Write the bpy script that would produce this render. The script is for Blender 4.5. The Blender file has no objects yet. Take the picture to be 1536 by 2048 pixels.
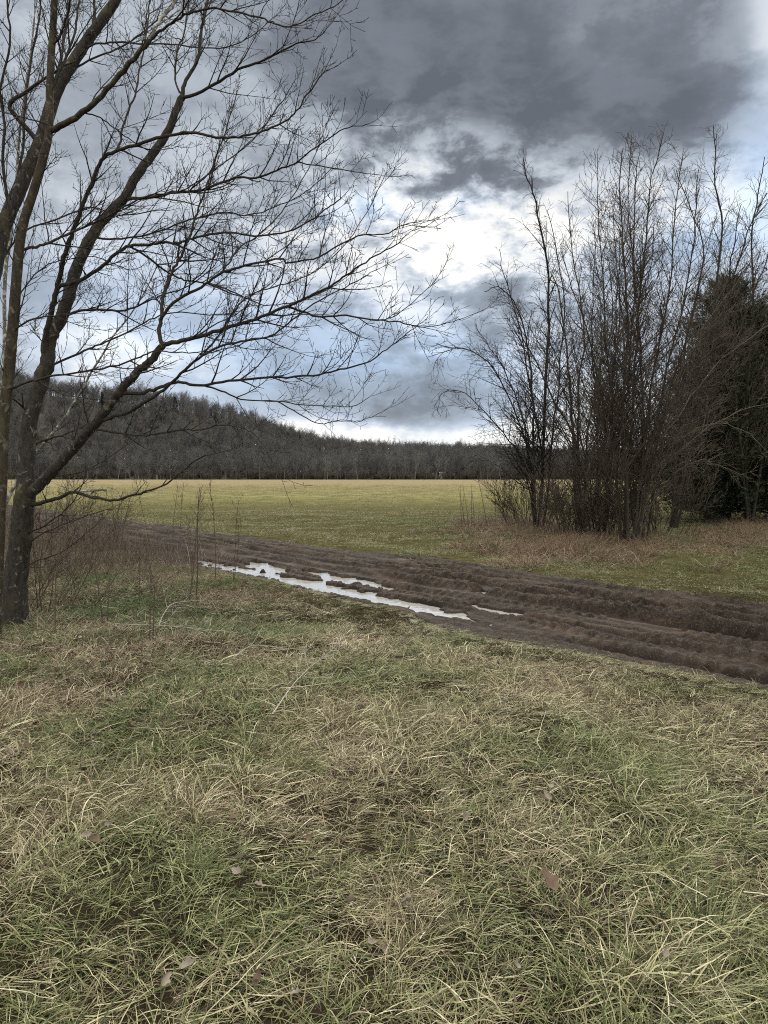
import bpy, math, random
import numpy as np
from mathutils import Vector, Matrix
rng = np.random.default_rng(11)
random.seed(11)
PI = math.pi
C = bpy.context.scene.collection
scene = bpy.context.scene

# ------------------------------------------------------------------ camera
CAM_H = 1.6
F = 1500.0                 # focal length in photo pixels (1536 x 2048)
HORIZ = 950.0              # photo row of the horizon
PITCH = math.atan((1024 - HORIZ) / F)
cam_d = bpy.data.cameras.new('camera')
cam_d.sensor_fit = 'VERTICAL'; cam_d.sensor_height = 36.0
cam_d.lens = 36.0 * F / 2048.0
cam_d.clip_start = 0.05; cam_d.clip_end = 6000
cam = bpy.data.objects.new('camera', cam_d); C.objects.link(cam)
cam.location = (0, 0, CAM_H)
cam.rotation_euler = (PI / 2 - PITCH, 0, 0)
scene.camera = cam

# ------------------------------------------------------------------ exposure
scene.view_settings.view_transform = 'Standard'
scene.view_settings.look = 'None'
scene.view_settings.exposure = 0.0
scene.view_settings.gamma = 1.0
scene.cycles.use_denoising = False
scene.cycles.sample_clamp_indirect = 2.0
scene.cycles.filter_width = 1.05
scene.cycles.use_adaptive_sampling = True; scene.cycles.adaptive_threshold = 0.02
scene.cycles.max_bounces = 5
scene.cycles.diffuse_bounces = 2
scene.cycles.glossy_bounces = 3
scene.cycles.transmission_bounces = 2
scene.cycles.transparent_max_bounces = 4

SUN_EL = math.radians(36); SUN_AZ = math.radians(6)     # azimuth from +Y towards +X

# ------------------------------------------------------------------ world
class NT:
    def __init__(s, tree): s.t = tree; s.n = tree.nodes; s.l = tree.links
    def new(s, kind, **kw):
        n = s.n.new(kind)
        for k, v in kw.items(): setattr(n, k, v)
        return n
    def link(s, a, b): s.l.new(a, b)
    def inp(s, sock, v):
        if isinstance(v, bpy.types.NodeSocket): s.l.new(v, sock)
        else: sock.default_value = v
    def m(s, op, a, b=None, c=None, clamp=False):
        n = s.n.new('ShaderNodeMath'); n.operation = op; n.use_clamp = clamp
        s.inp(n.inputs[0], a)
        if b is not None: s.inp(n.inputs[1], b)
        if c is not None: s.inp(n.inputs[2], c)
        return n.outputs[0]
    def noise(s, vec, scale, detail=4, rough=0.5, dist=0.0, lac=2.0):
        n = s.n.new('ShaderNodeTexNoise')
        if vec is not None: s.l.new(vec, n.inputs['Vector'])
        n.inputs['Scale'].default_value = scale; n.inputs['Detail'].default_value = detail
        n.inputs['Roughness'].default_value = rough; n.inputs['Distortion'].default_value = dist
        n.inputs['Lacunarity'].default_value = lac
        return n
    def ramp(s, fac, stops, interp='LINEAR'):
        n = s.n.new('ShaderNodeValToRGB'); n.color_ramp.interpolation = interp
        e = n.color_ramp.elements
        while len(e) > 1: e.remove(e[-1])
        e[0].position = stops[0][0]; e[0].color = (*stops[0][1], 1)
        for p, c in stops[1:]:
            q = e.new(p); q.color = (*c, 1)
        s.inp(n.inputs[0], fac); return n.outputs[0]
    def mix(s, fac, a, b, mode='MIX'):
        n = s.n.new('ShaderNodeMix'); n.data_type = 'RGBA'; n.blend_type = mode
        s.inp(n.inputs[0], fac)
        for i, v in ((6, a), (7, b)):
            if isinstance(v, tuple) and len(v) == 3: v = (*v, 1)
            s.inp(n.inputs[i], v)
        return n.outputs[2]
    def mapr(s, v, a, b, c=0.0, d=1.0, smooth=True):
        n = s.n.new('ShaderNodeMapRange'); n.interpolation_type = 'SMOOTHSTEP' if smooth else 'LINEAR'
        s.inp(n.inputs[0], v)
        for i, x in enumerate((a, b, c, d)): s.inp(n.inputs[1 + i], x)
        return n.outputs[0]

world = bpy.data.worlds.new('World'); scene.world = world; world.use_nodes = True
w = NT(world.node_tree); w.n.clear()
def az_el(x, y):
    u = (x - 768) / F; v = (HORIZ - y) / F
    return math.atan(u), math.atan(v / math.sqrt(1 + u * u))
tc = w.new('ShaderNodeTexCoord')
sep = w.new('ShaderNodeSeparateXYZ'); w.link(tc.outputs['Generated'], sep.inputs[0])
sx, sy, sz = sep.outputs
warp = w.noise(tc.outputs['Generated'], 5.0, 4, 0.6)
wsep = w.new('ShaderNodeSeparateColor'); w.link(warp.outputs['Color'], wsep.inputs[0])
az0 = w.m('ARCTAN2', sx, sy); el0 = w.m('ARCSINE', sz)
az = w.m('ADD', az0, w.m('MULTIPLY', w.m('SUBTRACT', wsep.outputs[0], 0.5), 0.24))
el = w.m('ADD', el0, w.m('MULTIPLY', w.m('SUBTRACT', wsep.outputs[1], 0.5), 0.13))
def lobe(x, y, wx, wy, amp, a=None, e=None):
    a0, e0 = az_el(x, y)
    dx = w.m('DIVIDE', w.m('SUBTRACT', a or az, a0), wx / F)
    dy = w.m('DIVIDE', w.m('SUBTRACT', e or el, e0), wy / F)
    q = w.m('ADD', w.m('MULTIPLY', dx, dx), w.m('MULTIPLY', dy, dy))
    return w.m('MULTIPLY', w.m('EXPONENT', w.m('MULTIPLY', q, -1.0)), amp)
def total(items):
    r = items[0]
    for i in items[1:]: r = w.m('ADD', r, i)
    return r
# cloud brightness: 0 dark slate .. 1 white
mapn = w.new('ShaderNodeMapping'); w.link(tc.outputs['Generated'], mapn.inputs[0]); mapn.inputs['Scale'].default_value = (1, 1, 1.9)
n1 = w.noise(mapn.outputs[0], 4.2, 6, 0.60, 0.1).outputs['Fac']
n2 = w.noise(mapn.outputs[0], 11.0, 7, 0.62, 0.15).outputs['Fac']
n3 = w.noise(mapn.outputs[0], 2.0, 2, 0.5, 0.2).outputs['Fac']
base = w.mapr(el0, 0.0, 0.12, 0.50, 0.46)
lobes = [base,
    lobe(1080, 40, 560, 230, -0.27), lobe(720, 150, 330, 170, -0.14), lobe(1180, 250, 420, 90, -0.17),
    lobe(1560, 60, 70, 200, 0.34), lobe(860, 450, 150, 110, 0.17), lobe(940, 360, 200, 50, 0.05), lobe(1130, 440, 150, 90, 0.15),
    lobe(880, 560, 110, 60, 0.26), lobe(660, 430, 140, 120, 0.12),
    lobe(1440, 440, 170, 80, 0.34), lobe(840, 880, 520, 28, 0.50, az0, w.m('ADD', el0, w.m('MULTIPLY', w.m('SUBTRACT', wsep.outputs[1], 0.5), 0.03))), lobe(260, 690, 170, 70, 0.38),
    lobe(560, 860, 200, 20, 0.3, az0, el0), lobe(850, 708, 60, 8, 0.22, az0, el0), lobe(300, 150, 350, 300, 0.05),
    lobe(1150, 800, 160, 110, 0.46), lobe(900, 800, 260, 50, -0.20, az0, el0), lobe(600, 620, 160, 70, 0.04),
    w.m('MULTIPLY', w.m('SUBTRACT', n1, 0.5), 0.42), w.m('MULTIPLY', w.m('SUBTRACT', n3, 0.5), 0.25)]
bright = total(lobes)
# small scale mottling only in the bright, broken part
mott = total([lobe(860, 480, 280, 180, 1.45), lobe(1350, 420, 260, 120, 0.45), lobe(800, 880, 500, 40, 0.5), lobe(250, 690, 200, 90, 0.3)])
puff = w.m('ADD', w.m('MULTIPLY', w.m('SUBTRACT', w.mapr(n2, 0.38, 0.60), 0.45), 0.30), w.m('MULTIPLY', w.m('SUBTRACT', n2, 0.5), 0.7))
bright = w.m('ADD', bright, w.m('MULTIPLY', puff, w.m('ADD', mott, 0.30)))
ccol = w.ramp(bright, [(0.0, (0.135, 0.152, 0.182)), (0.22, (0.205, 0.228, 0.27)), (0.42, (0.40, 0.45, 0.51)),
                       (0.62, (0.66, 0.71, 0.78)), (0.85, (0.98, 0.98, 0.96)), (1.0, (1.12, 1.10, 1.04))])
# bluish lower air between the clouds
blue = total([lobe(800, 740, 420, 110, 0.75, az0), lobe(300, 620, 320, 110, 0.45, az0), lobe(1530, 360, 120, 110, 0.9), lobe(1400, 520, 250, 60, 0.5),
              lobe(740, 440, 60, 26, 0.7), lobe(930, 440, 60, 30, 0.25)])
blue = w.m('MULTIPLY', blue, w.mapr(n1, 0.3, 0.65, 0.6, 1.0), clamp=True)
ccol = w.mix(blue, ccol, w.mix(1.0, ccol, (0.64, 0.87, 1.16, 1), 'MULTIPLY'))
# fill light added to the unseen sky overhead and behind the camera
sky_fill = w.m('ADD', w.mapr(sy, 0.30, -0.50, 0.0, 0.55), w.mapr(el0, 0.66, 1.0, 0.0, 1.0), clamp=True)
ccol = w.mix(sky_fill, ccol, (2.35, 2.28, 2.12, 1))
sky = w.new('ShaderNodeTexSky', sky_type='NISHITA', sun_disc=False)
sky.sun_elevation = SUN_EL; sky.sun_rotation = SUN_AZ
sky.altitude = 200; sky.air_density = 1.0; sky.dust_density = 1.0; sky.ozone_density = 1.2
bg1 = w.new('ShaderNodeBackground'); w.link(sky.outputs[0], bg1.inputs[0]); bg1.inputs[1].default_value = 0.07
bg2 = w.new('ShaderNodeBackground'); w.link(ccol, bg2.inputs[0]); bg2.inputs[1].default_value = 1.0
clear = w.m('MULTIPLY', w.m('MULTIPLY', blue, 0.8), w.mapr(bright, 0.6, 0.4), clamp=True)
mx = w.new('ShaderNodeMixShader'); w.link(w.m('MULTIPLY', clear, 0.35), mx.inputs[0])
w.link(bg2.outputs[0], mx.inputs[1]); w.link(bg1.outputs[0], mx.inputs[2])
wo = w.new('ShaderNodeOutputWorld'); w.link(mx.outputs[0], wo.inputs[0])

sun_d = bpy.data.lights.new('sun', 'SUN'); sun_d.energy = 1.5; sun_d.angle = math.radians(14); sun_d.color = (1.0, 0.94, 0.84)
sun = bpy.data.objects.new('sun', sun_d); C.objects.link(sun)
sdir = Vector((math.sin(SUN_AZ) * math.cos(SUN_EL), math.cos(SUN_AZ) * math.cos(SUN_EL), math.sin(SUN_EL)))
sun.rotation_euler = sdir.to_track_quat('Z', 'Y').to_euler()

# ------------------------------------------------------------------ helpers
def P(x, y, Y):
    """world point on the sight line of photo position (x, y) at distance Y ahead"""
    cx = (x - 768) / F; cy = (1024 - y) / F
    dy = math.cos(PITCH) + cy * math.sin(PITCH); dz = -math.sin(PITCH) + cy * math.cos(PITCH)
    return np.array([cx / dy * Y, Y, CAM_H + dz / dy * Y])
def G(x, y):
    """flat ground distance of a photo row"""
    return CAM_H * F / (y - HORIZ)

_tab = rng.random((512, 512))
def vnoise(x, y):
    xi = np.floor(x).astype(int); yi = np.floor(y).astype(int); fx = x - xi; fy = y - yi
    fx = fx * fx * (3 - 2 * fx); fy = fy * fy * (3 - 2 * fy)
    a = _tab[xi % 512, yi % 512]; b = _tab[(xi + 1) % 512, yi % 512]
    c = _tab[xi % 512, (yi + 1) % 512]; d = _tab[(xi + 1) % 512, (yi + 1) % 512]
    return (a * (1 - fx) + b * fx) * (1 - fy) + (c * (1 - fx) + d * fx) * fy
def fbm(x, y, o=4, g=0.5):
    x = np.asarray(x, float); y = np.asarray(y, float)
    s = 0; a = 1; t = 0
    for i in range(o):
        s = s + a * (vnoise(x * 2**i + 17.3 * i, y * 2**i + 5.1 * i) - 0.5); t += a; a *= g
    return s / t
def sstep(v, a, b):
    t = np.clip((v - a) / (b - a), 0, 1); return t * t * (3 - 2 * t)

def track_sn(x, y): return -0.63 * x + 0.78 * y, 0.78 * x + 0.63 * y
def track_xy(s, n):
    det = -0.63 * 0.63 - 0.78 * 0.78
    return (0.63 * s - 0.78 * n) / det, (-0.78 * s - 0.63 * n) / det
def track_mask(x, y):
    s, n = track_sn(x, y)
    a = 5.55 + 0.5 * fbm(s * 0.7, s * 0 + 3.3, 3) + 0.10 * np.sin(s * 0.9)
    b = 9.75 + 0.9 * fbm(s * 0.5, s * 0 + 9.1, 3) + np.clip(s - 12, 0, 8) * 0.02
    return sstep(n, a, a + 0.4) * (1 - sstep(n, b - 0.55, b))
def ground_h(x, y):
    x = np.asarray(x, float); y = np.asarray(y, float)
    s, n = track_sn(x, y)
    h = 0.22 * fbm(x * 0.35, y * 0.35, 2) + 0.10 * fbm(x * 1.4, y * 1.4, 3)
    fade = 1 - sstep(np.hypot(x, y), 12, 40) * 0.75
    h = h * fade
    h = h * (1 - 0.8 * np.exp(-((n - 7.4) / 3.2) ** 4))
    h = h + 0.03 * sstep(4.6 - n, 0.0, 2.0) * (1 - sstep(np.hypot(x, y), 14, 30))     # low bank on the near side of the track
    h = h - 0.25 * np.exp(-((x - 1) ** 2 / 60 + (y - 0.5) ** 2 / 5))* 0.2
    # wooded ridge
    crest = np.interp(x / np.maximum(y, 1), [-0.9, -0.5, -0.34, -0.22, -0.13, -0.08, 0.0, 0.12, 0.25, 0.6], [58, 53, 46, 36, 26, 20, 18, 17, 14, 9])
    start = np.interp(x / np.maximum(y, 1), [-0.6, -0.2, 0.0, 0.3], [262, 268, 285, 300])
    far = np.interp(x / np.maximum(y, 1), [-0.6, -0.2, 0.0, 0.3], [430, 470, 620, 700])
    up = sstep(y, start, far)
    h = h + up * crest * (1 + 0.22 * fbm(x / 90, y / 90, 3)) * (y > 0)
    return h

def mat(name):
    m = bpy.data.materials.new(name); m.use_nodes = True
    t = NT(m.node_tree); t.n.clear()
    out = t.new('ShaderNodeOutputMaterial'); bs = t.new('ShaderNodeBsdfPrincipled')
    t.link(bs.outputs[0], out.inputs[0])
    bs.inputs['Specular IOR Level'].default_value = 0.3
    return m, t, bs, out
def bump(t, bs, height, strength=0.5, dist=0.02):
    b = t.new('ShaderNodeBump'); b.inputs['Strength'].default_value = strength; b.inputs['Distance'].default_value = dist
    t.inp(b.inputs['Height'], height); t.link(b.outputs[0], bs.inputs['Normal'])

def mesh_obj(name, V, Fq=None, Ft=None, material=None, parent=None, smooth=True, attrs=None, link=True, mat_idx=None):
    me = bpy.data.meshes.new(name)
    V = np.asarray(V, np.float32); me.vertices.add(len(V)); me.vertices.foreach_set('co', V.ravel())
    nq = 0 if Fq is None else len(Fq); nt = 0 if Ft is None else len(Ft)
    idx = []; tot = []
    if nq: idx.append(np.asarray(Fq, np.int32).ravel()); tot.append(np.full(nq, 4, np.int32))
    if nt: idx.append(np.asarray(Ft, np.int32).ravel()); tot.append(np.full(nt, 3, np.int32))
    idx = np.concatenate(idx); tot = np.concatenate(tot)
    me.loops.add(len(idx)); me.loops.foreach_set('vertex_index', idx)
    me.polygons.add(len(tot)); st = np.concatenate([[0], np.cumsum(tot)[:-1]]).astype(np.int32)
    me.polygons.foreach_set('loop_start', st); me.polygons.foreach_set('loop_total', tot)
    if mat_idx is not None: me.polygons.foreach_set('material_index', np.asarray(mat_idx, np.int32))
    if smooth: me.polygons.foreach_set('use_smooth', np.ones(len(tot), bool))
    if attrs:
        for k, v in attrs.items():
            a = me.attributes.new(k, 'FLOAT', 'POINT'); a.data.foreach_set('value', np.asarray(v, np.float32))
    me.update(calc_edges=True); me.validate()
    for mm in (material if isinstance(material, (list, tuple)) else [material]):
        if mm: me.materials.append(mm)
    o = bpy.data.objects.new(name, me)
    if link: C.objects.link(o)
    if parent: o.parent = parent
    return o
def tag(o, label=None, cat=None, group=None, kind=None):
    if label: o['label'] = label
    if cat: o['category'] = cat
    if group: o['group'] = group
    if kind: o['kind'] = kind
    return o
def empty(name, loc, rz=0.0):
    o = bpy.data.objects.new(name, None); C.objects.link(o); o.location = loc; o.rotation_euler = (0, 0, rz)
    o.empty_display_size = 0.2
    return o
def copy_tree(o, parent=None):
    c = o.copy(); C.objects.link(c)
    if parent: c.parent = parent
    for ch in o.children: copy_tree(ch, c)
    return c

class Tubes:
    """many tapered tubes gathered into one mesh"""
    def __init__(s): s.V = []; s.Q = []; s.T = []; s.R = []; s.n = 0
    def add(s, pts, rad, sides=3, rough=0.0):
        pts = np.asarray(pts, float); rad = np.asarray(rad, float); N = len(pts)
        tan = np.empty_like(pts); tan[1:-1] = pts[2:] - pts[:-2]; tan[0] = pts[1] - pts[0]; tan[-1] = pts[-1] - pts[-2]
        tan /= np.linalg.norm(tan, axis=1)[:, None] + 1e-9
        m = tan.mean(0); ref = np.eye(3)[np.argmin(np.abs(m))]
        a = np.cross(tan, ref); a /= np.linalg.norm(a, axis=1)[:, None] + 1e-9
        b = np.cross(tan, a)
        th = np.arange(sides) * 2 * PI / sides
        rr = rad[:, None] * np.ones(sides)
        if rough: rr = rr * (1 + rough * rng.normal(size=(N, sides)))
        v = pts[:, None, :] + rr[:, :, None] * (a[:, None, :] * np.cos(th)[None, :, None] + b[:, None, :] * np.sin(th)[None, :, None])
        s.V.append(v.reshape(-1, 3)); s.R.append(np.repeat(rad, sides))
        i = np.arange(N - 1)[:, None] * sides; j = np.arange(sides)[None, :]; k = (j + 1) % sides
        q = np.stack([i + j, i + k, i + sides + k, i + sides + j], -1).reshape(-1, 4) + s.n
        s.Q.append(q)
        if sides > 3:   # end caps as fans
            e = s.n + (N - 1) * sides
            for t in range(1, sides - 1): s.T.append((e, e + t, e + t + 1))
        else: s.T.append((s.n + (N - 1) * 3, s.n + (N - 1) * 3 + 1, s.n + (N - 1) * 3 + 2))
        s.n += N * sides
    def build(s, name, material, parent=None, origin=None, link=True):
        V = np.concatenate(s.V)
        if origin is not None: V = V - np.asarray(origin)
        return mesh_obj(name, V, np.concatenate(s.Q), np.array(s.T) if s.T else None, material, parent, attrs={'rad': np.concatenate(s.R)}, link=link)
    def merge(s, t):
        s.V += t.V; s.R += t.R; s.Q += [q + s.n for q in t.Q]; s.T += [tuple(i + s.n for i in f) for f in t.T]; s.n += t.n
    def __len__(s): return s.n

def unit(v): return v / (np.linalg.norm(v) + 1e-9)
def rand_perp(d):
    v = rng.normal(size=3); v -= d * v.dot(d); return unit(v)
def grow(T, p, d, L, r, level, K):
    """a branch and everything that springs from it. K: per-level settings"""
    k = K['lv'][min(level, len(K['lv']) - 1)]
    n = max(3, int(L / k['seg'])); n = min(n, 14)
    pts = [p]; ds = [d]
    for i in range(n):
        d = unit(d + rng.normal(size=3) * k['wob'] + np.array([0, 0, k['up']]) * (L / n) / max(L, 0.2) + K.get('wind', np.zeros(3)) / n)
        p = p + d * (L / n); pts.append(p); ds.append(d)
    t = np.linspace(0, 1, n + 1)
    rad = r * (1 - t * 0.8); rad = np.maximum(rad, K['rmin'])
    T.add(np.array(pts), rad, k['sides'])
    if level + 1 < K['max']:
        q = K['lv'][min(level + 1, len(K['lv']) - 1)]
        spawn(T, np.array(pts), rad, L, level + 1, K, k['start'])
def spawn(T, pts, rad, L, level, K, start=0.15, space=None, boost=1.0):
    q = K['lv'][min(level, len(K['lv']) - 1)]
    seg = np.linalg.norm(np.diff(pts, axis=0), axis=1); cum = np.concatenate([[0], np.cumsum(seg)]); tot = cum[-1]
    sp = (space or q['space']); x = tot * start + rng.random() * sp
    cnt = 0
    while x < tot * 0.98:
        i = min(np.searchsorted(cum, x) - 1, len(seg) - 1); i = max(i, 0); f = (x - cum[i]) / (seg[i] + 1e-9)
        p = pts[i] * (1 - f) + pts[i + 1] * f; tn = unit(pts[i + 1] - pts[i]); rr = rad[i] * (1 - f) + rad[i + 1] * f
        t = x / tot
        for rep in range(2 if rng.random() < q['pair'] else 1):
            a = rand_perp(tn)
            if rep: a = -a0
            a0 = a
            ang = math.radians(q['ang'] * rng.uniform(0.7, 1.3))
            d = unit(tn * math.cos(ang) + a * math.sin(ang) + np.array([0, 0, q.get('lift', 0.0)]))
            l = q['len'] * rng.uniform(0.45, 1.25) * (1 - q['taper'] * t) * boost
            l = min(l, q.get('rel', 9) * tot)
            grow(T, p, d, l, min(rr * 0.75, q['r']) * rng.uniform(0.75, 1.1), level, K)
        x += sp * rng.uniform(0.5, 1.5); cnt += 1
    return cnt

# ------------------------------------------------------------------ materials
def bark_mat(name, dark, mid, light, lichen=0.45, scale=14):
    m, t, bs, out = mat(name)
    geo = t.new('ShaderNodeNewGeometry')
    mp = t.new('ShaderNodeMapping'); t.link(geo.outputs['Position'], mp.inputs[0]); mp.inputs['Scale'].default_value = (1, 1, 0.35)
    a = t.noise(mp.outputs[0], scale * 2.2, 8, 0.65, 0.6).outputs['Fac']
    b = t.noise(geo.outputs['Position'], scale * 0.8, 6, 0.6, 0.8).outputs['Fac']
    c = t.ramp(a, [(0.3, dark), (0.62, mid)])
    lm = t.mapr(b, 1 - lichen, 1 - lichen + 0.10)
    c = t.mix(lm, c, light)
    moss = t.mapr(t.noise(geo.outputs['Position'], 4.5, 5, 0.6).outputs['Fac'], 0.54, 0.66, 0, 0.55)
    c = t.mix(moss, c, (0.075, 0.07, 0.03))
    t.link(c, bs.inputs['Base Color']); bs.inputs['Roughness'].default_value = 0.9
    bump(t, bs, t.m('ADD', a, t.m('MULTIPLY', b, 0.6)), 0.9, 0.012)
    return m
def plain_mat(name, c1, c2, scale=8, rough=0.85):
    m, t, bs, out = mat(name)
    geo = t.new('ShaderNodeNewGeometry')
    a = t.noise(geo.outputs['Position'], scale, 5, 0.6).outputs['Fac']
    t.link(t.ramp(a, [(0.3, c1), (0.7, c2)]), bs.inputs['Base Color']); bs.inputs['Roughness'].default_value = rough
    bump(t, bs, a, 0.4, 0.01)
    return m
M = {}
M['bark_dark'] = bark_mat('bark_dark', (0.013, 0.011, 0.009), (0.045, 0.038, 0.030), (0.15, 0.15, 0.125), 0.42)
M['bark_tan'] = bark_mat('bark_tan', (0.016, 0.012, 0.008), (0.055, 0.043, 0.027), (0.12, 0.112, 0.085), 0.45)
M['bark_pale'] = bark_mat('bark_pale', (0.06, 0.052, 0.042), (0.17, 0.16, 0.14), (0.40, 0.39, 0.35), 0.50, 9)
M['bark_limb'] = plain_mat('bark_limb', (0.013, 0.011, 0.008), (0.045, 0.038, 0.026), 30)
M['twig'] = plain_mat('twig', (0.013, 0.011, 0.010), (0.036, 0.030, 0.026), 20)
M['twig_thicket'] = plain_mat('twig_thicket', (0.026, 0.021, 0.016), (0.085, 0.066, 0.048), 3)
M['twig_pale'] = plain_mat('twig_pale', (0.055, 0.045, 0.032), (0.14, 0.118, 0.085), 6)
M['dead_wood'] = plain_mat('dead_wood', (0.22, 0.20, 0.17), (0.42, 0.39, 0.34), 10)
M['weed'] = plain_mat('weed', (0.05, 0.036, 0.027), (0.12, 0.09, 0.062), 12)

def blade_mat(name, kinds, patch_scale=0.5, detail_green=0.5, seed=0.0, trans=0.14, dry_attr=False):
    """kinds: list of (green colours, straw colours)"""
    m, t, bs, out = mat(name)
    geo = t.new('ShaderNodeNewGeometry')
    at = t.new('ShaderNodeAttribute'); at.attribute_name = 'rnd'
    green, straw = kinds
    ga = t.new('ShaderNodeAttribute'); ga.attribute_type = 'INSTANCER'; ga.attribute_name = 'grn'
    thr = t.m('ADD', ga.outputs['Fac'], detail_green)      # share of green blades in this clump
    isg = t.mapr(t.m('SUBTRACT', thr, at.outputs['Fac']), -0.10, 0.10)
    fr = t.m('FRACT', t.m('MULTIPLY', at.outputs['Fac'], 17.3))
    cg = t.ramp(fr, [(0, green[0]), (0.5, green[1]), (1, green[2])])
    cs = t.ramp(fr, [(0, straw[0]), (0.45, straw[1]), (0.85, straw[2]), (1, straw[3])])
    col = t.mix(isg, cs, cg)
    t.link(col, bs.inputs['Base Color']); bs.inputs['Roughness'].default_value = 0.55
    tr = t.new('ShaderNodeBsdfTranslucent'); t.link(col, tr.inputs[0])
    mx = t.new('ShaderNodeMixShader'); mx.inputs[0].default_value = trans
    t.link(bs.outputs[0], mx.inputs[1]); t.link(tr.outputs[0], mx.inputs[2]); t.link(mx.outputs[0], out.inputs[0])
    return m
GREENS = [(0.03, 0.045, 0.015), (0.17, 0.195, 0.07), (0.50, 0.50, 0.27)]
STRAWS = [(0.055, 0.04, 0.025), (0.25, 0.20, 0.12), (0.64, 0.57, 0.36), (0.86, 0.80, 0.58)]
M['grass_long'] = blade_mat('grass_long', (GREENS, STRAWS), 0.55, 0.53, 0.0)
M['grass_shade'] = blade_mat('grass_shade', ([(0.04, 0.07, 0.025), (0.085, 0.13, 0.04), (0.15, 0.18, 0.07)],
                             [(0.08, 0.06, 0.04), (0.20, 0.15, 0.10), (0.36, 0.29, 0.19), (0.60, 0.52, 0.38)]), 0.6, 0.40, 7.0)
M['grass_field'] = blade_mat('grass_field', ([(0.075, 0.10, 0.033), (0.165, 0.18, 0.078), (0.29, 0.30, 0.13)],
                             [(0.17, 0.14, 0.08), (0.30, 0.25, 0.14), (0.40, 0.335, 0.20), (0.48, 0.41, 0.26)]), 0.08, 0.52, 3.0)
M['grass_russet'] = blade_mat('grass_russet', ([(0.06, 0.08, 0.03), (0.12, 0.13, 0.05), (0.18, 0.17, 0.08)],
                             [(0.09, 0.06, 0.04), (0.18, 0.115, 0.075), (0.27, 0.185, 0.125), (0.40, 0.32, 0.22)]), 0.8, 0.20, 5.0)
M['brush'] = blade_mat('brush', ([(0.05, 0.04, 0.032), (0.09, 0.07, 0.052), (0.14, 0.115, 0.08)],
                             [(0.06, 0.045, 0.036), (0.12, 0.09, 0.07), (0.20, 0.155, 0.115), (0.34, 0.28, 0.2)]), 0.8, 0.5, 9.0, 0.1)

# ground
m, t, bs, out = mat('ground_soil')
geo = t.new('ShaderNodeNewGeometry'); pos = geo.outputs['Position']
sp = t.new('ShaderNodeSeparateXYZ'); t.link(pos, sp.inputs[0])
yy = sp.outputs[1]
a = t.noise(pos, 3.0, 8, 0.65).outputs['Fac']; b = t.noise(pos, 0.12, 5, 0.6).outputs['Fac']; c3 = t.noise(pos, 22.0, 4, 0.7).outputs['Fac']
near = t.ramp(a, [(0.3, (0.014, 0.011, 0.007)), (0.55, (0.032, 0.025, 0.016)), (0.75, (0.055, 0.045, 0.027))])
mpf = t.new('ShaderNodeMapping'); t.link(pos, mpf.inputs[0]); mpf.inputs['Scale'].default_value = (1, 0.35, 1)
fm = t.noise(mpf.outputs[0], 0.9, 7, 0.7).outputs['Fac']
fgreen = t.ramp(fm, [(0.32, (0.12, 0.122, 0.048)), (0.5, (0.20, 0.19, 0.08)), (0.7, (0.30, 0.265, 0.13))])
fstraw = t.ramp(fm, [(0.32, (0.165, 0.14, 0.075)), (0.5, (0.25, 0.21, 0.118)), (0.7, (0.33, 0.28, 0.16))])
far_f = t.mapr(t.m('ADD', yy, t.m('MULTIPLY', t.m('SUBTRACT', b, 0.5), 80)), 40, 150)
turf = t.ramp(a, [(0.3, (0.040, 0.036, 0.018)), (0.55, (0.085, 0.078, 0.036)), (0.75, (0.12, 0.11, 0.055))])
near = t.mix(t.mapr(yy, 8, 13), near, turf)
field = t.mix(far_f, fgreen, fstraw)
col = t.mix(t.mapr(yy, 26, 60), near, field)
litter = t.ramp(t.noise(pos, 0.25, 6, 0.7).outputs['Fac'], [(0.35, (0.040, 0.037, 0.033)), (0.65, (0.080, 0.072, 0.062))])
col = t.mix(t.mapr(yy, 255, 262), col, litter)
t.link(col, bs.inputs['Base Color']); bs.inputs['Roughness'].default_value = 1.0; bs.inputs['Specular IOR Level'].default_value = 0.0
bump(t, bs, t.m('ADD', a, t.m('MULTIPLY', c3, 0.5)), 1.0, 0.05)
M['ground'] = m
# mud
m, t, bs, out = mat('wet_mud')
geo = t.new('ShaderNodeNewGeometry'); pos = geo.outputs['Position']
at = t.new('ShaderNodeAttribute'); at.attribute_name = 'low'
a = t.noise(pos, 9.0, 8, 0.7).outputs['Fac']; b = t.noise(pos, 1.1, 5, 0.6).outputs['Fac']; f = t.noise(pos, 45.0, 5, 0.7).outputs['Fac']
col = t.ramp(a, [(0.32, (0.008, 0.005, 0.0035)), (0.5, (0.026, 0.017, 0.012)), (0.72, (0.062, 0.044, 0.032))])
col = t.mix(t.mapr(b, 0.52, 0.7, 0, 0.4), col, (0.070, 0.052, 0.039))
straw = t.mapr(t.m('MULTIPLY', f, t.m('SUBTRACT', 1.0, at.outputs['Fac'])), 0.54, 0.64, 0, 0.3)
mpm = t.new('ShaderNodeMapping'); t.link(pos, mpm.inputs[0]); mpm.vector_type = 'TEXTURE'; mpm.inputs['Rotation'].default_value = (0, 0, math.radians(129)); mpm.inputs['Scale'].default_value = (3.2, 0.32, 1)
strk = t.noise(mpm.outputs[0], 2.2, 6, 0.65, 0.3).outputs['Fac']
col = t.mix(t.mapr(strk, 0.50, 0.66, 0, 0.65), col, (0.100, 0.070, 0.050)); col = t.mix(t.mapr(strk, 0.46, 0.34, 0, 0.8), col, (0.010, 0.007, 0.005))
col = t.mix(straw, col, (0.24, 0.19, 0.12))
t.link(col, bs.inputs['Base Color'])
r = t.mapr(t.m('ADD', b, t.m('MULTIPLY', at.outputs['Fac'], 0.30)), 0.55, 0.88, 0.80, 0.25)
t.link(r, bs.inputs['Roughness']); bs.inputs['Specular IOR Level'].default_value = 0.25
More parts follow.
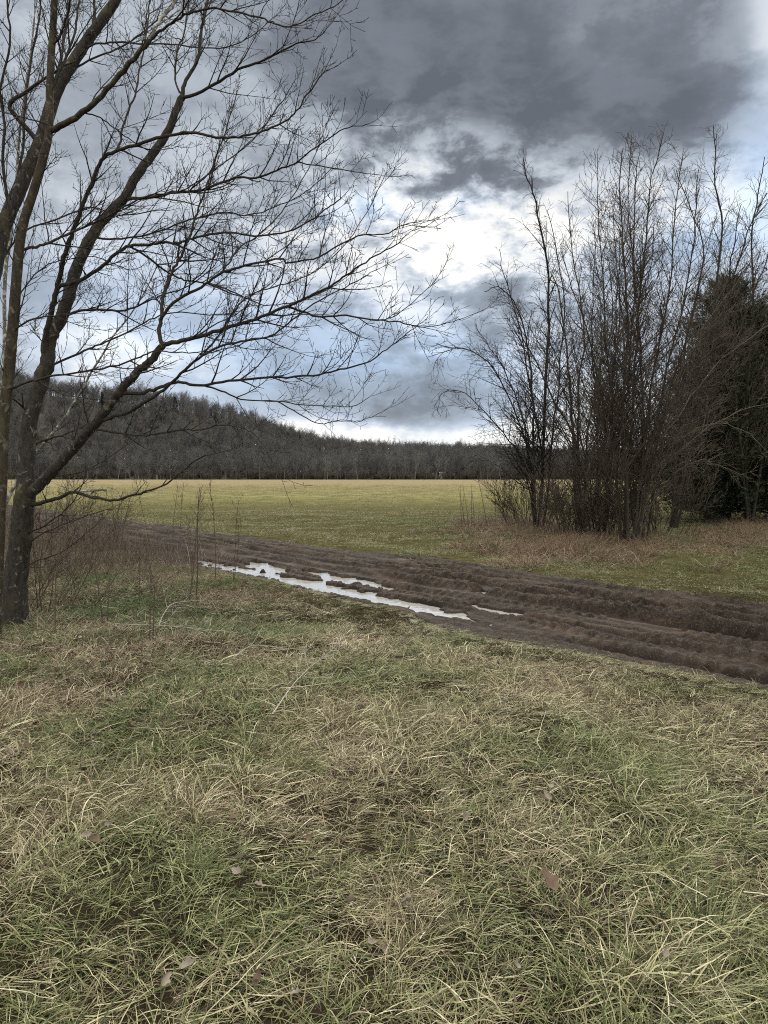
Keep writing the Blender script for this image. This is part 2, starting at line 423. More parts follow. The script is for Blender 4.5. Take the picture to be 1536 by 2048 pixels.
bump(t, bs, t.m('ADD', a, t.m('MULTIPLY', f, 0.5)), 0.9, 0.03)
M['mud'] = m
m, t, bs, out = mat('puddle_water')
geo = t.new('ShaderNodeNewGeometry')
bs.inputs['Base Color'].default_value = (0.44, 0.425, 0.40, 1); bs.inputs['Roughness'].default_value = 0.05
bs.inputs['IOR'].default_value = 2.4; bs.inputs['Specular IOR Level'].default_value = 0.5
bump(t, bs, t.noise(geo.outputs['Position'], 9.0, 3, 0.5).outputs['Fac'], 0.25, 0.02)
M['water'] = m

# ------------------------------------------------------------------ ground sheet
def axis(a, b, step, lim, g=1.13):
    c = list(np.arange(a, b + 1e-6, step)); st = step
    while c[-1] < lim: st *= g; st = min(st, 40 if c[-1] < 900 else 400); c.append(c[-1] + st)
    return c
xs = axis(-14, 14, 0.14, 2600); xneg = [-v for v in axis(14, 14.01, 0.14, 2600)][::-1]
xs = np.array(xneg[:-1] + xs)
ys = np.array([-v for v in axis(2, 2.01, 0.14, 2600)][::-1][:-1] + axis(-2, 34, 0.14, 3200))
X, Yg = np.meshgrid(xs, ys)
Z = ground_h(X, Yg) - 0.55 * track_mask(X, Yg) * (np.abs(track_sn(X, Yg)[0] - 22) < 27)
def grid_faces(nr, nc):
    i = np.arange(nr - 1)[:, None] * nc; j = np.arange(nc - 1)[None, :]
    return np.stack([i + j, i + j + 1, i + nc + j + 1, i + nc + j], -1).reshape(-1, 4)
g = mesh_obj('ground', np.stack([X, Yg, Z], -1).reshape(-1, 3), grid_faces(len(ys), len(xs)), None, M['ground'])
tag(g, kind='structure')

# ------------------------------------------------------------------ mud track
ss = np.concatenate([np.arange(-4.5, 16, 0.022), np.arange(16, 48.5, 0.05)]); nn = np.arange(4.9, 10.6, 0.022)
S, N = np.meshgrid(ss, nn, indexing='ij')
MX, MY = track_xy(S, N)
mask = track_mask(MX, MY)
RM = np.zeros_like(S)
def rut(center, width, depth, wander, s0=None, s1=None, soft=1.5):
    c = center + wander * fbm(S * 0.35, S * 0 + center * 7, 3)
    d = np.abs(N - c)
    prof = -depth * (1 - sstep(d, width * 0.5, width * 1.05)) + depth * 0.55 * np.exp(-((d - width * 1.45) / (width * 0.42)) ** 2)
    global RM
    RM = np.maximum(RM, 1 - sstep(d, width * 0.5, width * 1.05))
    lug = (np.sin((S + 0.5 * d * np.sign(N - c) + 0.25 * fbm(S * 1.3, N * 1.3, 2)) * 2 * PI / 0.16) > 0.1) * 1.0
    prof = prof * (1 + 0.9 * fbm(S * 1.1 + center, N * 0.3, 3)) + 0.02 * lug * np.exp(-((d - width * 1.0) / 0.14) ** 2) * (fbm(S * 0.9, N, 2) > -0.1)
    if s0 is not None: prof = prof * (sstep(S, s0 - soft, s0) * (1 - sstep(S, s1, s1 + soft)) * 0.65 + 0.35)
    return prof
mh = -0.02 + 0.05 * fbm(S * 0.8, N * 1.6, 3)
for (c_, w_, d_, wa, a_, b_) in [(9.45, 0.15, 0.13, 0.3, -3, 9), (7.15, 0.10, 0.06, 0.3, 0, 7), (8.4, 0.16, 0.14, 0.4, -3, 6), (5.95, 0.13, 0.12, 0.12, -3, 4), (6.2, 0.24, 0.05, 0.10, 5.0, 12.5), (6.9, 0.16, 0.05, 0.16, 8.0, 10.6), (7.95, 0.22, 0.12, 0.3, 0, 9),
                                  (8.85, 0.16, 0.10, 0.25, 8.2, 9.8), (5.80, 0.10, 0.07, 0.05, 9.2, 10.0), (7.4, 0.20, 0.13, 0.3, -2, 5), (6.62, 0.11, 0.08, 0.1, 5.6, 6.5), (6.55, 0.16, 0.08, 0.1, 11.2, 12.0)]:
    mh = mh + rut(c_, w_, d_, wa, a_, b_)
clod = 0.35 * fbm(S * 5, N * 7, 3, 0.6) + 0.5 * fbm(S * 1.5, N * 10, 4, 0.65)
bil = np.abs(fbm(S * 8 + 3, N * 11, 3, 0.55)); bil2 = np.abs(fbm(S * 17 + 9, N * 19, 2, 0.5))
clod = clod + 0.55 * (0.22 - bil) + 0.22 * (0.2 - bil2)
wet = np.zeros_like(S); edge = 0.26 * fbm(S * 2.2, N * 2.2, 3) + 0.34 * fbm(S * 6, N * 8, 3)
for (cs, cn, ks, kw) in [((5, 6.5, 14), (6.02, 6.14, 6.24), (5.6, 6.0, 7.2, 9.0, 11.5, 13.2, 14.0), (0.0, 0.09, 0.20, 0.31, 0.20, 0.09, 0.0)), ((8, 10.8), (6.86, 6.98), (7.8, 8.3, 9.5, 10.4, 10.9), (0, 0.18, 0.29, 0.22, 0)),
                         ((11, 12.8), (6.6, 7.0), (10.8, 11.3, 12.3, 12.8), (0, 0.26, 0.2, 0)), ((9, 10.4), (5.72, 5.76), (8.9, 9.3, 10, 10.4), (0, 0.16, 0.16, 0)),
                         ((5.7, 6.6), (6.70, 6.78), (5.5, 5.9, 6.4, 6.8), (0, 0.17, 0.13, 0)), ((8.0, 8.9), (8.74, 8.80), (7.9, 8.3, 8.9), (0, 0.13, 0)), ((9.1, 9.9), (8.9, 9.0), (9.0, 9.4, 9.9), (0, 0.16, 0)), ((7.0, 7.6), (7.6, 7.7), (6.9, 7.3, 7.6), (0, 0.09, 0))]:
    c_ = np.interp(S, cs, cn); hw = np.interp(S, ks, kw)
    wet = np.maximum(wet, sstep(hw + edge * (hw > 0.01) - np.abs(N - c_), -0.05, 0.07) * (hw > 0.005))
mh = mh + (0.10 * clod + 0.035 * np.abs(fbm(S * 2.2, N * 9, 3)) - 0.008 + 0.02 * np.maximum(fbm(S * 11, N * 13, 2), 0)) * (1 - 0.8 * wet) * (1 - 0.72 * RM)
nearp = np.exp(-((N - 6.55) / 0.95) ** 4) * sstep(S, 4, 6) * (1 - sstep(S, 14, 16))
mh = mh * (1 - 0.35 * nearp)
mh = np.where((S > 4.2) & (S < 14.8) & (N < 8.2), np.maximum(mh, -0.050 + 0.02 * clod), mh); mh = np.where((S > 7.0) & (S < 10.8) & (N > 8.1), np.maximum(mh, -0.045 + 0.015 * clod), mh)
mh = np.maximum(mh, -0.04 - 0.06 * (1 - nearp) + 0.03 * clod) * (1 - wet) + (-0.11 + 0.02 * clod) * wet
gh = ground_h(MX, MY)
MZ = gh * (1 - 0.97 * mask) + np.where(mask > 0.02, 0.012 * 1 + (mh - 0.02) * mask, 0) - 0.10 * (1 - sstep(mask, 0.0, 0.22))
low = sstep(-MZ, 0.03, 0.13)
mud = mesh_obj('mud_track', np.stack([MX, MY, MZ], -1).reshape(-1, 3), grid_faces(len(ss), len(nn))[:, ::-1], None, M['mud'], attrs={'low': low.ravel()})
tag(mud, kind='structure')
# standing water, one level sheet per flooded stretch
def puddle(s0, s1, n0, n1, z):
    a = np.linspace(s0, s1, 24); b = np.linspace(n0, n1, 6); A, B = np.meshgrid(a, b, indexing='ij'); x, y = track_xy(A, B)
    o = mesh_obj('puddle', np.stack([x, y, np.full_like(x, z)], -1).reshape(-1, 3), grid_faces(24, 6)[:, ::-1], None, M['water']); tag(o, kind='structure')
puddle(4.6, 14.4, 5.45, 7.9, -0.062); puddle(7.6, 10.2, 8.4, 9.3, -0.062)

# ------------------------------------------------------------------ scatter (stuff)
def scatter(name, pts, rot, scl, sources, kind='stuff', label=None, cat=None, idx=None, grn=None):
    coll = bpy.data.collections.new(name + '_sources')
    for s in sources: coll.objects.link(s)
    me = bpy.data.meshes.new(name); me.from_pydata([tuple(p) for p in np.asarray(pts, float)], [], [])
    a = me.attributes.new('rot', 'FLOAT_VECTOR', 'POINT'); a.data.foreach_set('vector', np.asarray(rot, np.float32).ravel())
    a = me.attributes.new('scl', 'FLOAT', 'POINT'); a.data.foreach_set('value', np.asarray(scl, np.float32))
    if idx is None: idx = rng.integers(0, len(sources), len(pts))
    pp = np.asarray(pts, float)
    g_ = 1.7 * fbm(pp[:, 0] * 0.9, pp[:, 1] * 0.9, 3) + 1.6 * fbm(pp[:, 0] * 2.6, pp[:, 1] * 2.6, 2) + rng.normal(size=len(pp)) * 0.10 if grn is None else grn
    a = me.attributes.new('grn', 'FLOAT', 'POINT'); a.data.foreach_set('value', np.asarray(g_, np.float32))
    a = me.attributes.new('idx', 'INT', 'POINT'); a.data.foreach_set('value', np.asarray(idx, np.int32))
    o = bpy.data.objects.new(name, me); C.objects.link(o)
    ng = bpy.data.node_groups.new(name, 'GeometryNodeTree')
    ng.interface.new_socket('Geometry', in_out='INPUT', socket_type='NodeSocketGeometry')
    ng.interface.new_socket('Geometry', in_out='OUTPUT', socket_type='NodeSocketGeometry')
    gi = ng.nodes.new('NodeGroupInput'); go = ng.nodes.new('NodeGroupOutput')
    ci = ng.nodes.new('GeometryNodeCollectionInfo'); ci.inputs[0].default_value = coll; ci.inputs['Separate Children'].default_value = True; ci.inputs['Reset Children'].default_value = True
    ip = ng.nodes.new('GeometryNodeInstanceOnPoints'); ip.inputs['Pick Instance'].default_value = True
    def na(n, ty):
        q = ng.nodes.new('GeometryNodeInputNamedAttribute'); q.data_type = ty; q.inputs[0].default_value = n
        return [x for x in q.outputs if x.enabled and x.name == 'Attribute'][0]
    L = ng.links.new
    L(gi.outputs[0], ip.inputs['Points']); L(ci.outputs[0], ip.inputs['Instance'])
    L(na('idx', 'INT'), ip.inputs['Instance Index'])
    e = ng.nodes.new('FunctionNodeEulerToRotation'); L(na('rot', 'FLOAT_VECTOR'), e.inputs[0]); L(e.outputs[0], ip.inputs['Rotation'])
    L(na('scl', 'FLOAT'), ip.inputs['Scale']); L(ip.outputs[0], go.inputs[0])
    md = o.modifiers.new('scatter', 'NODES'); md.node_group = ng
    tag(o, label, cat, None, kind)
    return o

def tuft(name, n, lmin, lmax, wid, spread, lean, droop, material, segs=5, comb=0.0, stiff=0.0):
    """a clump of thin curved grass blades; comb pulls them towards +X"""
    V = []; Q = []; R = []; k = 0
    for i in range(n):
        az = rng.random() * 2 * PI; rr = spread * math.sqrt(rng.random())
        p = np.array([rr * math.cos(az), rr * math.sin(az), -0.02])
        da = az + rng.normal() * 1.0
        out_ = np.array([math.cos(da), math.sin(da), 0]) * abs(rng.normal(lean, lean * 0.5)) + np.array([comb, 0, 0]) * rng.uniform(0.3, 1.3)
        d = unit(out_ + np.array([0, 0, 1.0])); L = rng.uniform(lmin, lmax); wd = wid * rng.uniform(0.6, 1.3)
        hz = unit(np.array([d[0], d[1], 0]) + 1e-4)
        wv = unit(np.cross(d, [0, 0, 1]) + rng.normal(size=3) * 0.35)
        rv = rng.random(); dr = droop * rng.uniform(0.3, 1.5); bend = rng.normal() * 0.25
        kink = rng.integers(1, segs + 3)
        for j in range(segs + 1):
            t_ = j / segs; ww = wd * (1 - t_ ** 2 * 0.9) * 0.5 if j else wd * 0.35
            V.append(p - wv * ww); V.append(p + wv * ww); R += [rv, rv]
            if j < segs: Q.append((k, k + 1, k + 3, k + 2))
            k += 2
            side = np.array([-hz[1], hz[0], 0])
            d = unit(d + np.array([0, 0, -dr / segs]) + side * bend / segs + rng.normal(size=3) * 0.05)
            if j == kink: d = unit(d + np.array([0, 0, -0.4]) + rng.normal(size=3) * 0.45)
            if p[2] < 0.015 and d[2] < 0: d[2] = 0.02; d = unit(d)
            p = p + d * L / segs
    return mesh_obj(name, V, Q, None, material, link=False, smooth=False, attrs={'rnd': R})

def in_view(x, y, margin=0.12):
    return np.abs(x) < y * (0.512 + margin) + 0.7
def sample(n, x0, x1, y0, y1, cond=None):
    x = rng.uniform(x0, x1, n); y = rng.uniform(y0, y1, n); k = in_view(x, y)
    if cond is not None: k &= cond(x, y)
    return x[k], y[k]
def lay(x, y, dz=0.0): return np.stack([x, y, ground_h(x, y) + dz], -1)

# foreground long matted grass
long_src = [tuft('long_grass_clump', 95, 0.05, 0.20, 0.0040, 0.12, 1.0, 2.6, M['grass_long'], 6, 1.1) for _ in range(7)] + \
           [tuft('long_grass_clump', 70, 0.08, 0.26, 0.0042, 0.06, 0.7, 2.0, M['grass_long'], 6, 0.3) for _ in range(4)]
mat_src = [tuft('matted_grass', 105, 0.03, 0.18, 0.0048, 0.17, 2.4, 1.2, M['grass_long'], 5, 0.9) for _ in range(6)]
def near_ok(x, y):
    return (track_mask(x, y) < 0.30) & (track_sn(x, y)[1] < 6)
def comb_angle(x, y): return -0.7 + 3.4 * fbm(x * 0.32 + 5, y * 0.32, 3) * 2 + rng.normal(size=len(x)) * 0.32
def edge_fade(x, y): return 0.5 + 0.5 * sstep(5.55 - track_sn(x, y)[1], 0.05, 1.3)
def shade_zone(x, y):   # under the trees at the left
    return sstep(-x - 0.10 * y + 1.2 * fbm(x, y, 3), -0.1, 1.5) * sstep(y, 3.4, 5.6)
x, y = sample(5200, -5.5, 6, 1.3, 6.2, near_ok)
k = rng.random(len(x)) > shade_zone(x, y) * 0.85; x = x[k]; y = y[k]
sc = edge_fade(x, y) * rng.uniform(0.65, 1.15, len(x)) * (1 + 1.5 * fbm(x * 1.1, y * 1.1, 3))
a = comb_angle(x, y)
scatter('long_grass', lay(x, y), np.stack([rng.normal(size=len(x)) * 0.12, rng.normal(size=len(x)) * 0.12, a], -1), sc, long_src, label='long tangled green and straw grass covering the foreground bank', cat='grass')
x, y = sample(9500, -7, 7.5, 1.3, 8.0, near_ok)
k = rng.random(len(x)) > shade_zone(x, y) * 0.7; x = x[k]; y = y[k]
a = comb_angle(x, y)
scatter('matted_grass', lay(x, y, 0.0), np.stack([rng.normal(size=len(x)) * 0.1, rng.normal(size=len(x)) * 0.1, a], -1), edge_fade(x, y) * rng.uniform(0.7, 1.2, len(x)), mat_src, label='flattened dry grass matted under the long blades', cat='grass')
x, y = sample(7500, -9, 6, 6.0, 14, near_ok)
k = rng.random(len(x)) > shade_zone(x, y) * 0.75; x = x[k]; y = y[k]
scatter('bank_grass', lay(x, y), np.stack([rng.normal(size=len(x)) * 0.1, rng.normal(size=len(x)) * 0.1, comb_angle(x, y)], -1), edge_fade(x, y) * rng.uniform(0.55, 0.9, len(x)), long_src[:6] + mat_src[:2], label='tufted grass on the bank beside the muddy track', cat='grass')
x, y = sample(9000, -3, 7, 4, 14, lambda x, y: (track_mask(x, y) < 0.4) & (track_sn(x, y)[1] < 5.8) & (track_sn(x, y)[1] > 4.3))
scatter('edge_grass', lay(x, y), np.stack([x * 0, x * 0, rng.uniform(0, 6.28, len(x))], -1), rng.uniform(0.35, 0.7, len(x)) * (1 - 0.35 * sstep(track_sn(x, y)[1], 5.0, 5.6)), long_src[:5] + mat_src[:3], label='trodden grass tufts along the near edge of the mud', cat='grass')
# shaded short grass and litter under the trees
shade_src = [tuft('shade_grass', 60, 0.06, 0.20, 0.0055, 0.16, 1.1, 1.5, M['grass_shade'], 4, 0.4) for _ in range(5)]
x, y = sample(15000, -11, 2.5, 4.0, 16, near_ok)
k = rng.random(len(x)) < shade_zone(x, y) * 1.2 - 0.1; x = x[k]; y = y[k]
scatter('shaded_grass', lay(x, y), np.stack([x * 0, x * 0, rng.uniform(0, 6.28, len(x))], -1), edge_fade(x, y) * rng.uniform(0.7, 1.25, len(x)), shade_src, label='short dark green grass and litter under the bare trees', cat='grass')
# field beyond the track
field_src = [tuft('field_grass_patch', 420, 0.04, 0.11, 0.009, 0.62, 0.8, 1.2, M['grass_field'], 3, 0.2) for _ in range(6)]
def field_ok(x, y): return (track_sn(x, y)[1] > 9.3) & (track_mask(x, y) < 0.15)
x1, y1 = sample(3200, -22, 22, 9, 34, field_ok); x2, y2 = sample(11500, -85, 85, 32, 140, lambda x, y: field_ok(x, y) & (rng.random(len(x)) < 1 - sstep(y, 70, 140)))
x = np.concatenate([x1, x2]); y = np.concatenate([y1, y2])
scatter('field_grass', lay(x, y), np.stack([x * 0, x * 0, rng.uniform(0, 6.28, len(x))], -1), rng.uniform(0.85, 1.2, len(x)) * np.interp(y, [10, 40, 100], [0.8, 1.0, 1.5]), field_src, grn=0.9 * fbm(x / 7, y / 3, 3) + 0.5 * fbm(x, y, 2) - np.interp(y, [12, 24, 45, 80, 105], [-0.18, -0.14, 0.04, 0.32, 0.5]) + 0.25 * (x / y > 0.04) * (y < 28) + rng.normal(size=len(x)) * 0.05, label='short green and tan pasture grass of the open field', cat='grass')
x, y = sample(9000, 0, 16, 9, 27, lambda x, y: field_ok(x, y) & (rng.random(len(x)) < sstep(x / y, 0.0, 0.16) * 0.8))
scatter('verge_tufts', lay(x, y), np.stack([x * 0, x * 0, rng.uniform(0, 6.28, len(x))], -1), rng.uniform(0.35, 0.75, len(x)), shade_src + long_src[:2], grn=0.42 + 1.6 * fbm(x * 0.5, y * 0.35, 3), label='green and tan tufted grass between the mud and the thicket', cat='grass')
x, y = sample(260, -16, 5, 8, 30, lambda x, y: (np.abs(track_sn(x, y)[1] - 9.5) < 1.0) | ((track_sn(x, y)[1] > 7.5) & (track_sn(x, y)[1] < 10) & (track_sn(x, y)[0] > 18)))
scatter('verge_grass', lay(x, y, -0.03), np.stack([x * 0, x * 0, rng.uniform(0, 6.28, len(x))], -1), rng.uniform(0.4, 0.8, len(x)), field_src, label='worn grass creeping over the far edge of the mud', cat='grass')
# russet dry bunches around the thicket
rus_src = [tuft('russet_grass_bunch', 110, 0.18, 0.55, 0.008, 0.30, 0.8, 1.6, M['grass_russet'], 5, 0.4) for _ in range(6)]
def rus_ok(x, y):
    px = 768 + x / y * F; py = HORIZ + CAM_H * F / y
    e = np.exp(-((px - 1140) / 170) ** 2 - ((py - 1100) / 28) ** 2) + np.exp(-((px - 1500) / 70) ** 2 - ((py - 1075) / 26) ** 2) * 0.9 \
        + np.exp(-((px - 1010) / 90) ** 2 - ((py - 1058) / 16) ** 2) * 0.8 + 0.4 * np.exp(-((px - 1150) / 120) ** 2 - ((py - 1050) / 20) ** 2)
    return (rng.random(len(x)) < e * 0.6) & field_ok(x, y)
x, y = sample(5200, 0, 14, 12, 26, rus_ok)
scatter('russet_grass', lay(x, y), np.stack([x * 0, x * 0, rng.uniform(0, 6.28, len(x))], -1), rng.uniform(0.5, 1.1, len(x)), rus_src, label='reddish brown dry grass bunches below the thicket', cat='grass')
# brown brush at the left
brush_src = [tuft('brush_clump', 55, 0.25, 0.75, 0.007, 0.35, 0.35, 0.4, M['brush'], 4, 0.1) for _ in range(5)]
def brush_ok(x, y):
    s, n = track_sn(x, y); return (n < 6.6 + 0.6 * fbm(x, y, 2)) & (n > 0.5) & (x < -2.9) & (rng.random(len(x)) < sstep(s, 10.5, 14) * 0.9 + 0.05)
x, y = sample(3600, -18, -2, 8.5, 27, brush_ok)
scatter('brown_brush', lay(x, y), np.stack([x * 0, x * 0, rng.uniform(0, 6.28, len(x))], -1), rng.uniform(0.25, 0.85, len(x)), brush_src, label='low brown brush of thin dead stems beside the track', cat='brush')

# ------------------------------------------------------------------ left trees, traced limb by limb
LK = dict(max=4, rmin=0.0021, lv=[
    dict(seg=0.15, wob=0.06, up=0.1, sides=6, start=0.1),
    dict(seg=0.11, wob=0.085, up=0.40, sides=4, start=0.12, space=0.175, pair=0.4, ang=42, len=0.80, taper=0.62, r=0.009, rel=0.75, lift=0.12),
    dict(seg=0.055, wob=0.10, up=0.40, sides=3, start=0.15, space=0.125, pair=0.5, ang=44, len=0.30, taper=0.4, r=0.0042, rel=0.7, lift=0.10),
    dict(seg=0.035, wob=0.12, up=0.3, sides=3, start=0.2, space=0.10, pair=0.45, ang=50, len=0.085, taper=0.2, r=0.0028, rel=0.8, lift=0.15)])
def smooth_path(pts, k=4):
    pts = np.asarray(pts, float); n = len(pts)
    if n < 3: return pts
    out_ = []
    for i in range(n - 1):
        p0 = pts[max(i - 1, 0)]; p1 = pts[i]; p2 = pts[i + 1]; p3 = pts[min(i + 2, n - 1)]
        for j in range(k):
            t_ = j / k
            out_.append(0.5 * ((2 * p1) + (-p0 + p2) * t_ + (2 * p0 - 5 * p1 + 4 * p2 - p3) * t_**2 + (-p0 + 3 * p1 - 3 * p2 + p3) * t_**3))
    out_.append(pts[-1]); return np.array(out_)
def traced(path, Y0, Y1):
    path = [tuple(p) for p in path]
    L = np.concatenate([[0], np.cumsum([math.hypot(path[i+1][0]-path[i][0], path[i+1][1]-path[i][1]) for i in range(len(path)-1)])]); L /= L[-1]
    return np.array([P(px, py, Y0 + (Y1 - Y0) * l) for (px, py), l in zip(path, L)])
class TracedTree:
    def __init__(s, name, label, base, group=None):
        s.base = np.array(base); s.root = empty(name, base); tag(s.root, label, 'tree', group); s.ends = {}
    def stem(s, key, path, Y0, Y1, w0, w1, part, material, parent=None, kids=True, start=0.1, space=None, boost=1.0, rough=0.03, flare=0.0, sides=None, K=None, level=1):
        K = K or LK
        if parent is not None:
            pp, pr = s.ends[parent]
            st = P(path[0][0], path[0][1], 8.0)
            # join the parent at the point seen nearest to the start of this limb
            prj = np.stack([pp[:, 0] / pp[:, 1], (pp[:, 2] - CAM_H) / pp[:, 1]], -1); q = np.array([st[0] / st[1], (st[2] - CAM_H) / st[1]])
            i = np.argmin(((prj - q) ** 2).sum(1)); Y0 = pp[i, 1]; Y1 = Y0 + Y1
            pts = traced(path, Y0, Y1); pts[0] = pp[i]
        else: pts = traced(path, Y0, Y1)
        pts = smooth_path(pts, 5)
        if len(pts) > 3 and parent is not None: pts[1:-1] += rng.normal(size=(len(pts) - 2, 3)) * 0.004
        n = len(pts); t_ = np.linspace(0, 1, n); Ym = pts[:, 1]
        rad = (0.82 if part == 'trunk' else 0.74) * (w0 + (w1 - w0) * t_ ** 0.85) / F * Ym * 0.5
        if flare: rad = rad * (1 + flare * 1.7 * np.exp(-(pts[:, 2] - pts[0, 2]) / 0.20))
        T = Tubes(); T.add(pts, rad, sides or (16 if w0 > 14 else 9 if w0 > 7 else 6), rough if w0 > 6 else rough * 0.5)
        s.ends[key] = (pts, rad)
        if kids:
            T2 = Tubes(); tot = np.linalg.norm(np.diff(pts, axis=0), axis=1).sum()
            cnt = spawn(T2, pts, rad, tot, level, K, start, space, boost)
            # the limb's own leader continues into a forked tip
            d = unit(pts[-1] - pts[-3])
            for _ in range(2 if w1 < 6 and rad[-1] < 0.02 else 0): grow(T2, pts[-1], unit(d + rng.normal(size=3) * 0.25), 0.35, rad[-1] * 0.8, 2, K)
            if cnt < 9: T.merge(T2); T2 = Tubes()
        o = T.build(part, material, s.root, s.base)
        if kids and len(T2): T2.build('twigs', M['twig'], o, s.base)
        return o
BD, BT, BL = M['bark_dark'], M['bark_tan'], M['bark_limb']
YA = 8.0
bz = P(28, 1262, YA)
A = TracedTree('bare_tree', 'dark lichened bare tree with a low limb sweeping right over the field', (bz[0], bz[1], float(ground_h(bz[0], bz[1]))))
A.stem('t', [(26, 1275), (30, 1180), (38, 1100), (44, 1040), (52, 980)], YA, YA, 58, 46, 'trunk', BD, kids=False, rough=0.05, flare=0.45, sides=22)
A.stem('m', [(52, 985), (54, 900), (62, 830), (82, 760), (96, 720), (100, 675), (122, 636), (140, 579), (156, 532), (182, 475), (208, 438), (247, 397), (273, 352), (312, 300), (338, 260), (357, 208), (366, 193)], YA, 0.6, 42, 15, 'trunk', BD, 't', start=0.3, space=0.5, rough=0.045)
A.stem('m1', [(366, 195), (372, 161), (396, 117), (402, 59), (411, 26), (425, -60), (440, -160)], 0, 0.2, 11, 4, 'limb', BL, 'm')
A.stem('m2', [(368, 198), (417, 176), (476, 140), (528, 120), (564, 102), (599, 85), (631, 79), (655, 55)], 0, -0.7, 9, 2, 'limb', BL, 'm')
A.stem('m3', [(366, 193), (350, 160), (355, 100), (370, 60), (384, -40)], 0, 0.6, 6, 3, 'limb', BL, 'm')
A.stem('s', [(96, 730), (90, 680), (101, 631), (112, 584), (120, 548), (130, 506), (146, 462), (161, 423), (182, 370), (203, 320), (234, 302), (300, 281), (358, 266), (391, 265), (432, 275), (476, 274), (528, 261), (564, 246), (593, 222), (616, 187), (649, 143)], 0, -1.2, 16, 3, 'limb', BL, 'm')
A.stem('s1', [(112, 577), (122, 571), (156, 563), (182, 548), (208, 530), (234, 506), (260, 492), (300, 489), (325, 485), (359, 486), (385, 476), (448, 465), (511, 472), (575, 463), (622, 440), (655, 415), (681, 398)], 0, -1.0, 12, 3, 'limb', BL, 's')
A.stem('s2', [(258, 494), (300, 519), (346, 550), (376, 561), (430, 570), (480, 590), (530, 610), (585, 605)], 0, 0.8, 6, 2.5, 'limb', BL, 's1')
A.stem('s3', [(234, 300), (250, 240), (270, 190), (280, 130), (292, 70), (300, 0), (310, -60)], 0, 0.8, 6, 3, 'limb', BL, 's')
A.stem('m4', [(247, 397), (300, 395), (345, 385), (403, 381), (470, 356), (511, 356), (564, 337), (593, 325), (643, 287), (687, 258), (731, 249)], 0, -1.2, 9, 2.2, 'limb', BL, 'm')
A.stem('m5', [(380, 383), (417, 349), (461, 316), (505, 281), (545, 230), (575, 185), (590, 160)], 0, 0.5, 4.5, 2, 'limb', BL, 'm4')
A.stem('m6', [(593, 325), (651, 334), (710, 343), (760, 350)], 0, 0.3, 3.5, 1.8, 'limb', BL, 'm4', boost=0.5)
A.stem('m7', [(182, 475), (230, 478), (300, 468), (380, 440), (440, 425), (500, 430), (560, 410), (610, 385), (660, 340)], 0, 1.0, 6, 2.2, 'limb', BL, 'm')
A.stem('m8', [(122, 636), (160, 622), (215, 620), (250, 620), (290, 605), (325, 590), (380, 570), (430, 530)], 0, -1.1, 8, 2.4, 'limb', BL, 'm')
A.stem('m9', [(140, 750), (170, 700), (195, 690), (240, 672), (300, 640), (350, 625), (420, 630), (480, 622)], 0, 1.0, 7, 2.2, 'limb', BL, 'm')
A.stem('l', [(60, 1000), (78, 971), (104, 942), (130, 916), (156, 887), (182, 856), (203, 833), (224, 804), (242, 781), (263, 757), (286, 734), (307, 716), (325, 690)], 0, -0.7, 32, 18, 'limb', BD, 't', start=0.2, space=0.35, rough=0.05, sides=16)
A.stem('l1', [(322, 692), (318, 662), (323, 636), (325, 600), (331, 579), (344, 543), (365, 506), (378, 475), (391, 436), (410, 380), (430, 320), (452, 260), (470, 200)], 0, 0.4, 12, 2.5, 'limb', BL, 'l')
A.stem('l2', [(322, 640), (347, 605), (402, 574), (440, 548), (490, 531), (562, 518), (575, 526), (639, 512), (715, 472), (766, 468), (808, 449), (850, 442)], 0, -1.2, 9, 2, 'limb', BL, 'l1', start=0.05)
A.stem('l3', [(440, 548), (457, 527), (482, 493), (520, 468), (571, 413), (610, 350), (640, 290)], 0, 0.7, 5.5, 2, 'limb', BL, 'l2')
A.stem('l4', [(321, 690), (363, 681), (406, 671), (461, 654), (512, 637), (575, 612), (609, 597), (660, 573), (702, 544), (740, 518), (790, 490), (812, 470)], 0, -0.9, 13, 2.2, 'limb', BL, 'l', start=0.1)
A.stem('l5', [(570, 614), (639, 633), (681, 631), (744, 639), (799, 645), (833, 652), (880, 650), (935, 633)], 0, 0.6, 6.5, 1.8, 'limb', BL, 'l4', boost=0.75)
A.stem('l6', [(744, 639), (778, 637), (816, 612), (867, 565)], 0, -0.3, 3.2, 1.6, 'limb', BL, 'l5', boost=0.5)
A.stem('l7', [(193, 850), (213, 838), (255, 825), (286, 807), (326, 781), (355, 755), (397, 717), (444, 692), (503, 679), (541, 671), (585, 640), (640, 600), (700, 570), (740, 545)], 0, -1.4, 12, 2.2, 'limb', BL, 'l', start=0.3)
A.stem('l8', [(238, 790), (281, 786), (312, 778), (355, 764), (397, 772), (457, 762), (537, 755), (626, 751), (681, 738), (732, 726), (766, 705), (808, 671), (833, 652)], 0, -0.6, 11, 2.0, 'limb', BL, 'l', start=0.3)
A.stem('l9', [(410, 770), (450, 785), (482, 798), (554, 802), (617, 810), (702, 812), (740, 793)], 0, 0.5, 5.5, 1.8, 'limb', BL, 'l8')
A.stem('l10', [(554, 802), (596, 827), (639, 848), (681, 840), (723, 842), (766, 823)], 0, -0.4, 3.8, 1.6, 'limb', BL, 'l9', boost=0.6)
A.stem('l13', [(397, 717), (430, 680), (470, 620), (500, 590), (560, 570), (620, 550), (680, 500), (725, 440), (770, 350)], 0, 0.9, 5, 1.8, 'limb', BL, 'l7', boost=0.9)
A.stem('l11', [(190, 862), (260, 869), (312, 869), (365, 859), (400, 859), (450, 850), (490, 858), (520, 880), (560, 950)], 0, -0.7, 7, 2, 'limb', BL, 'l', boost=0.6)
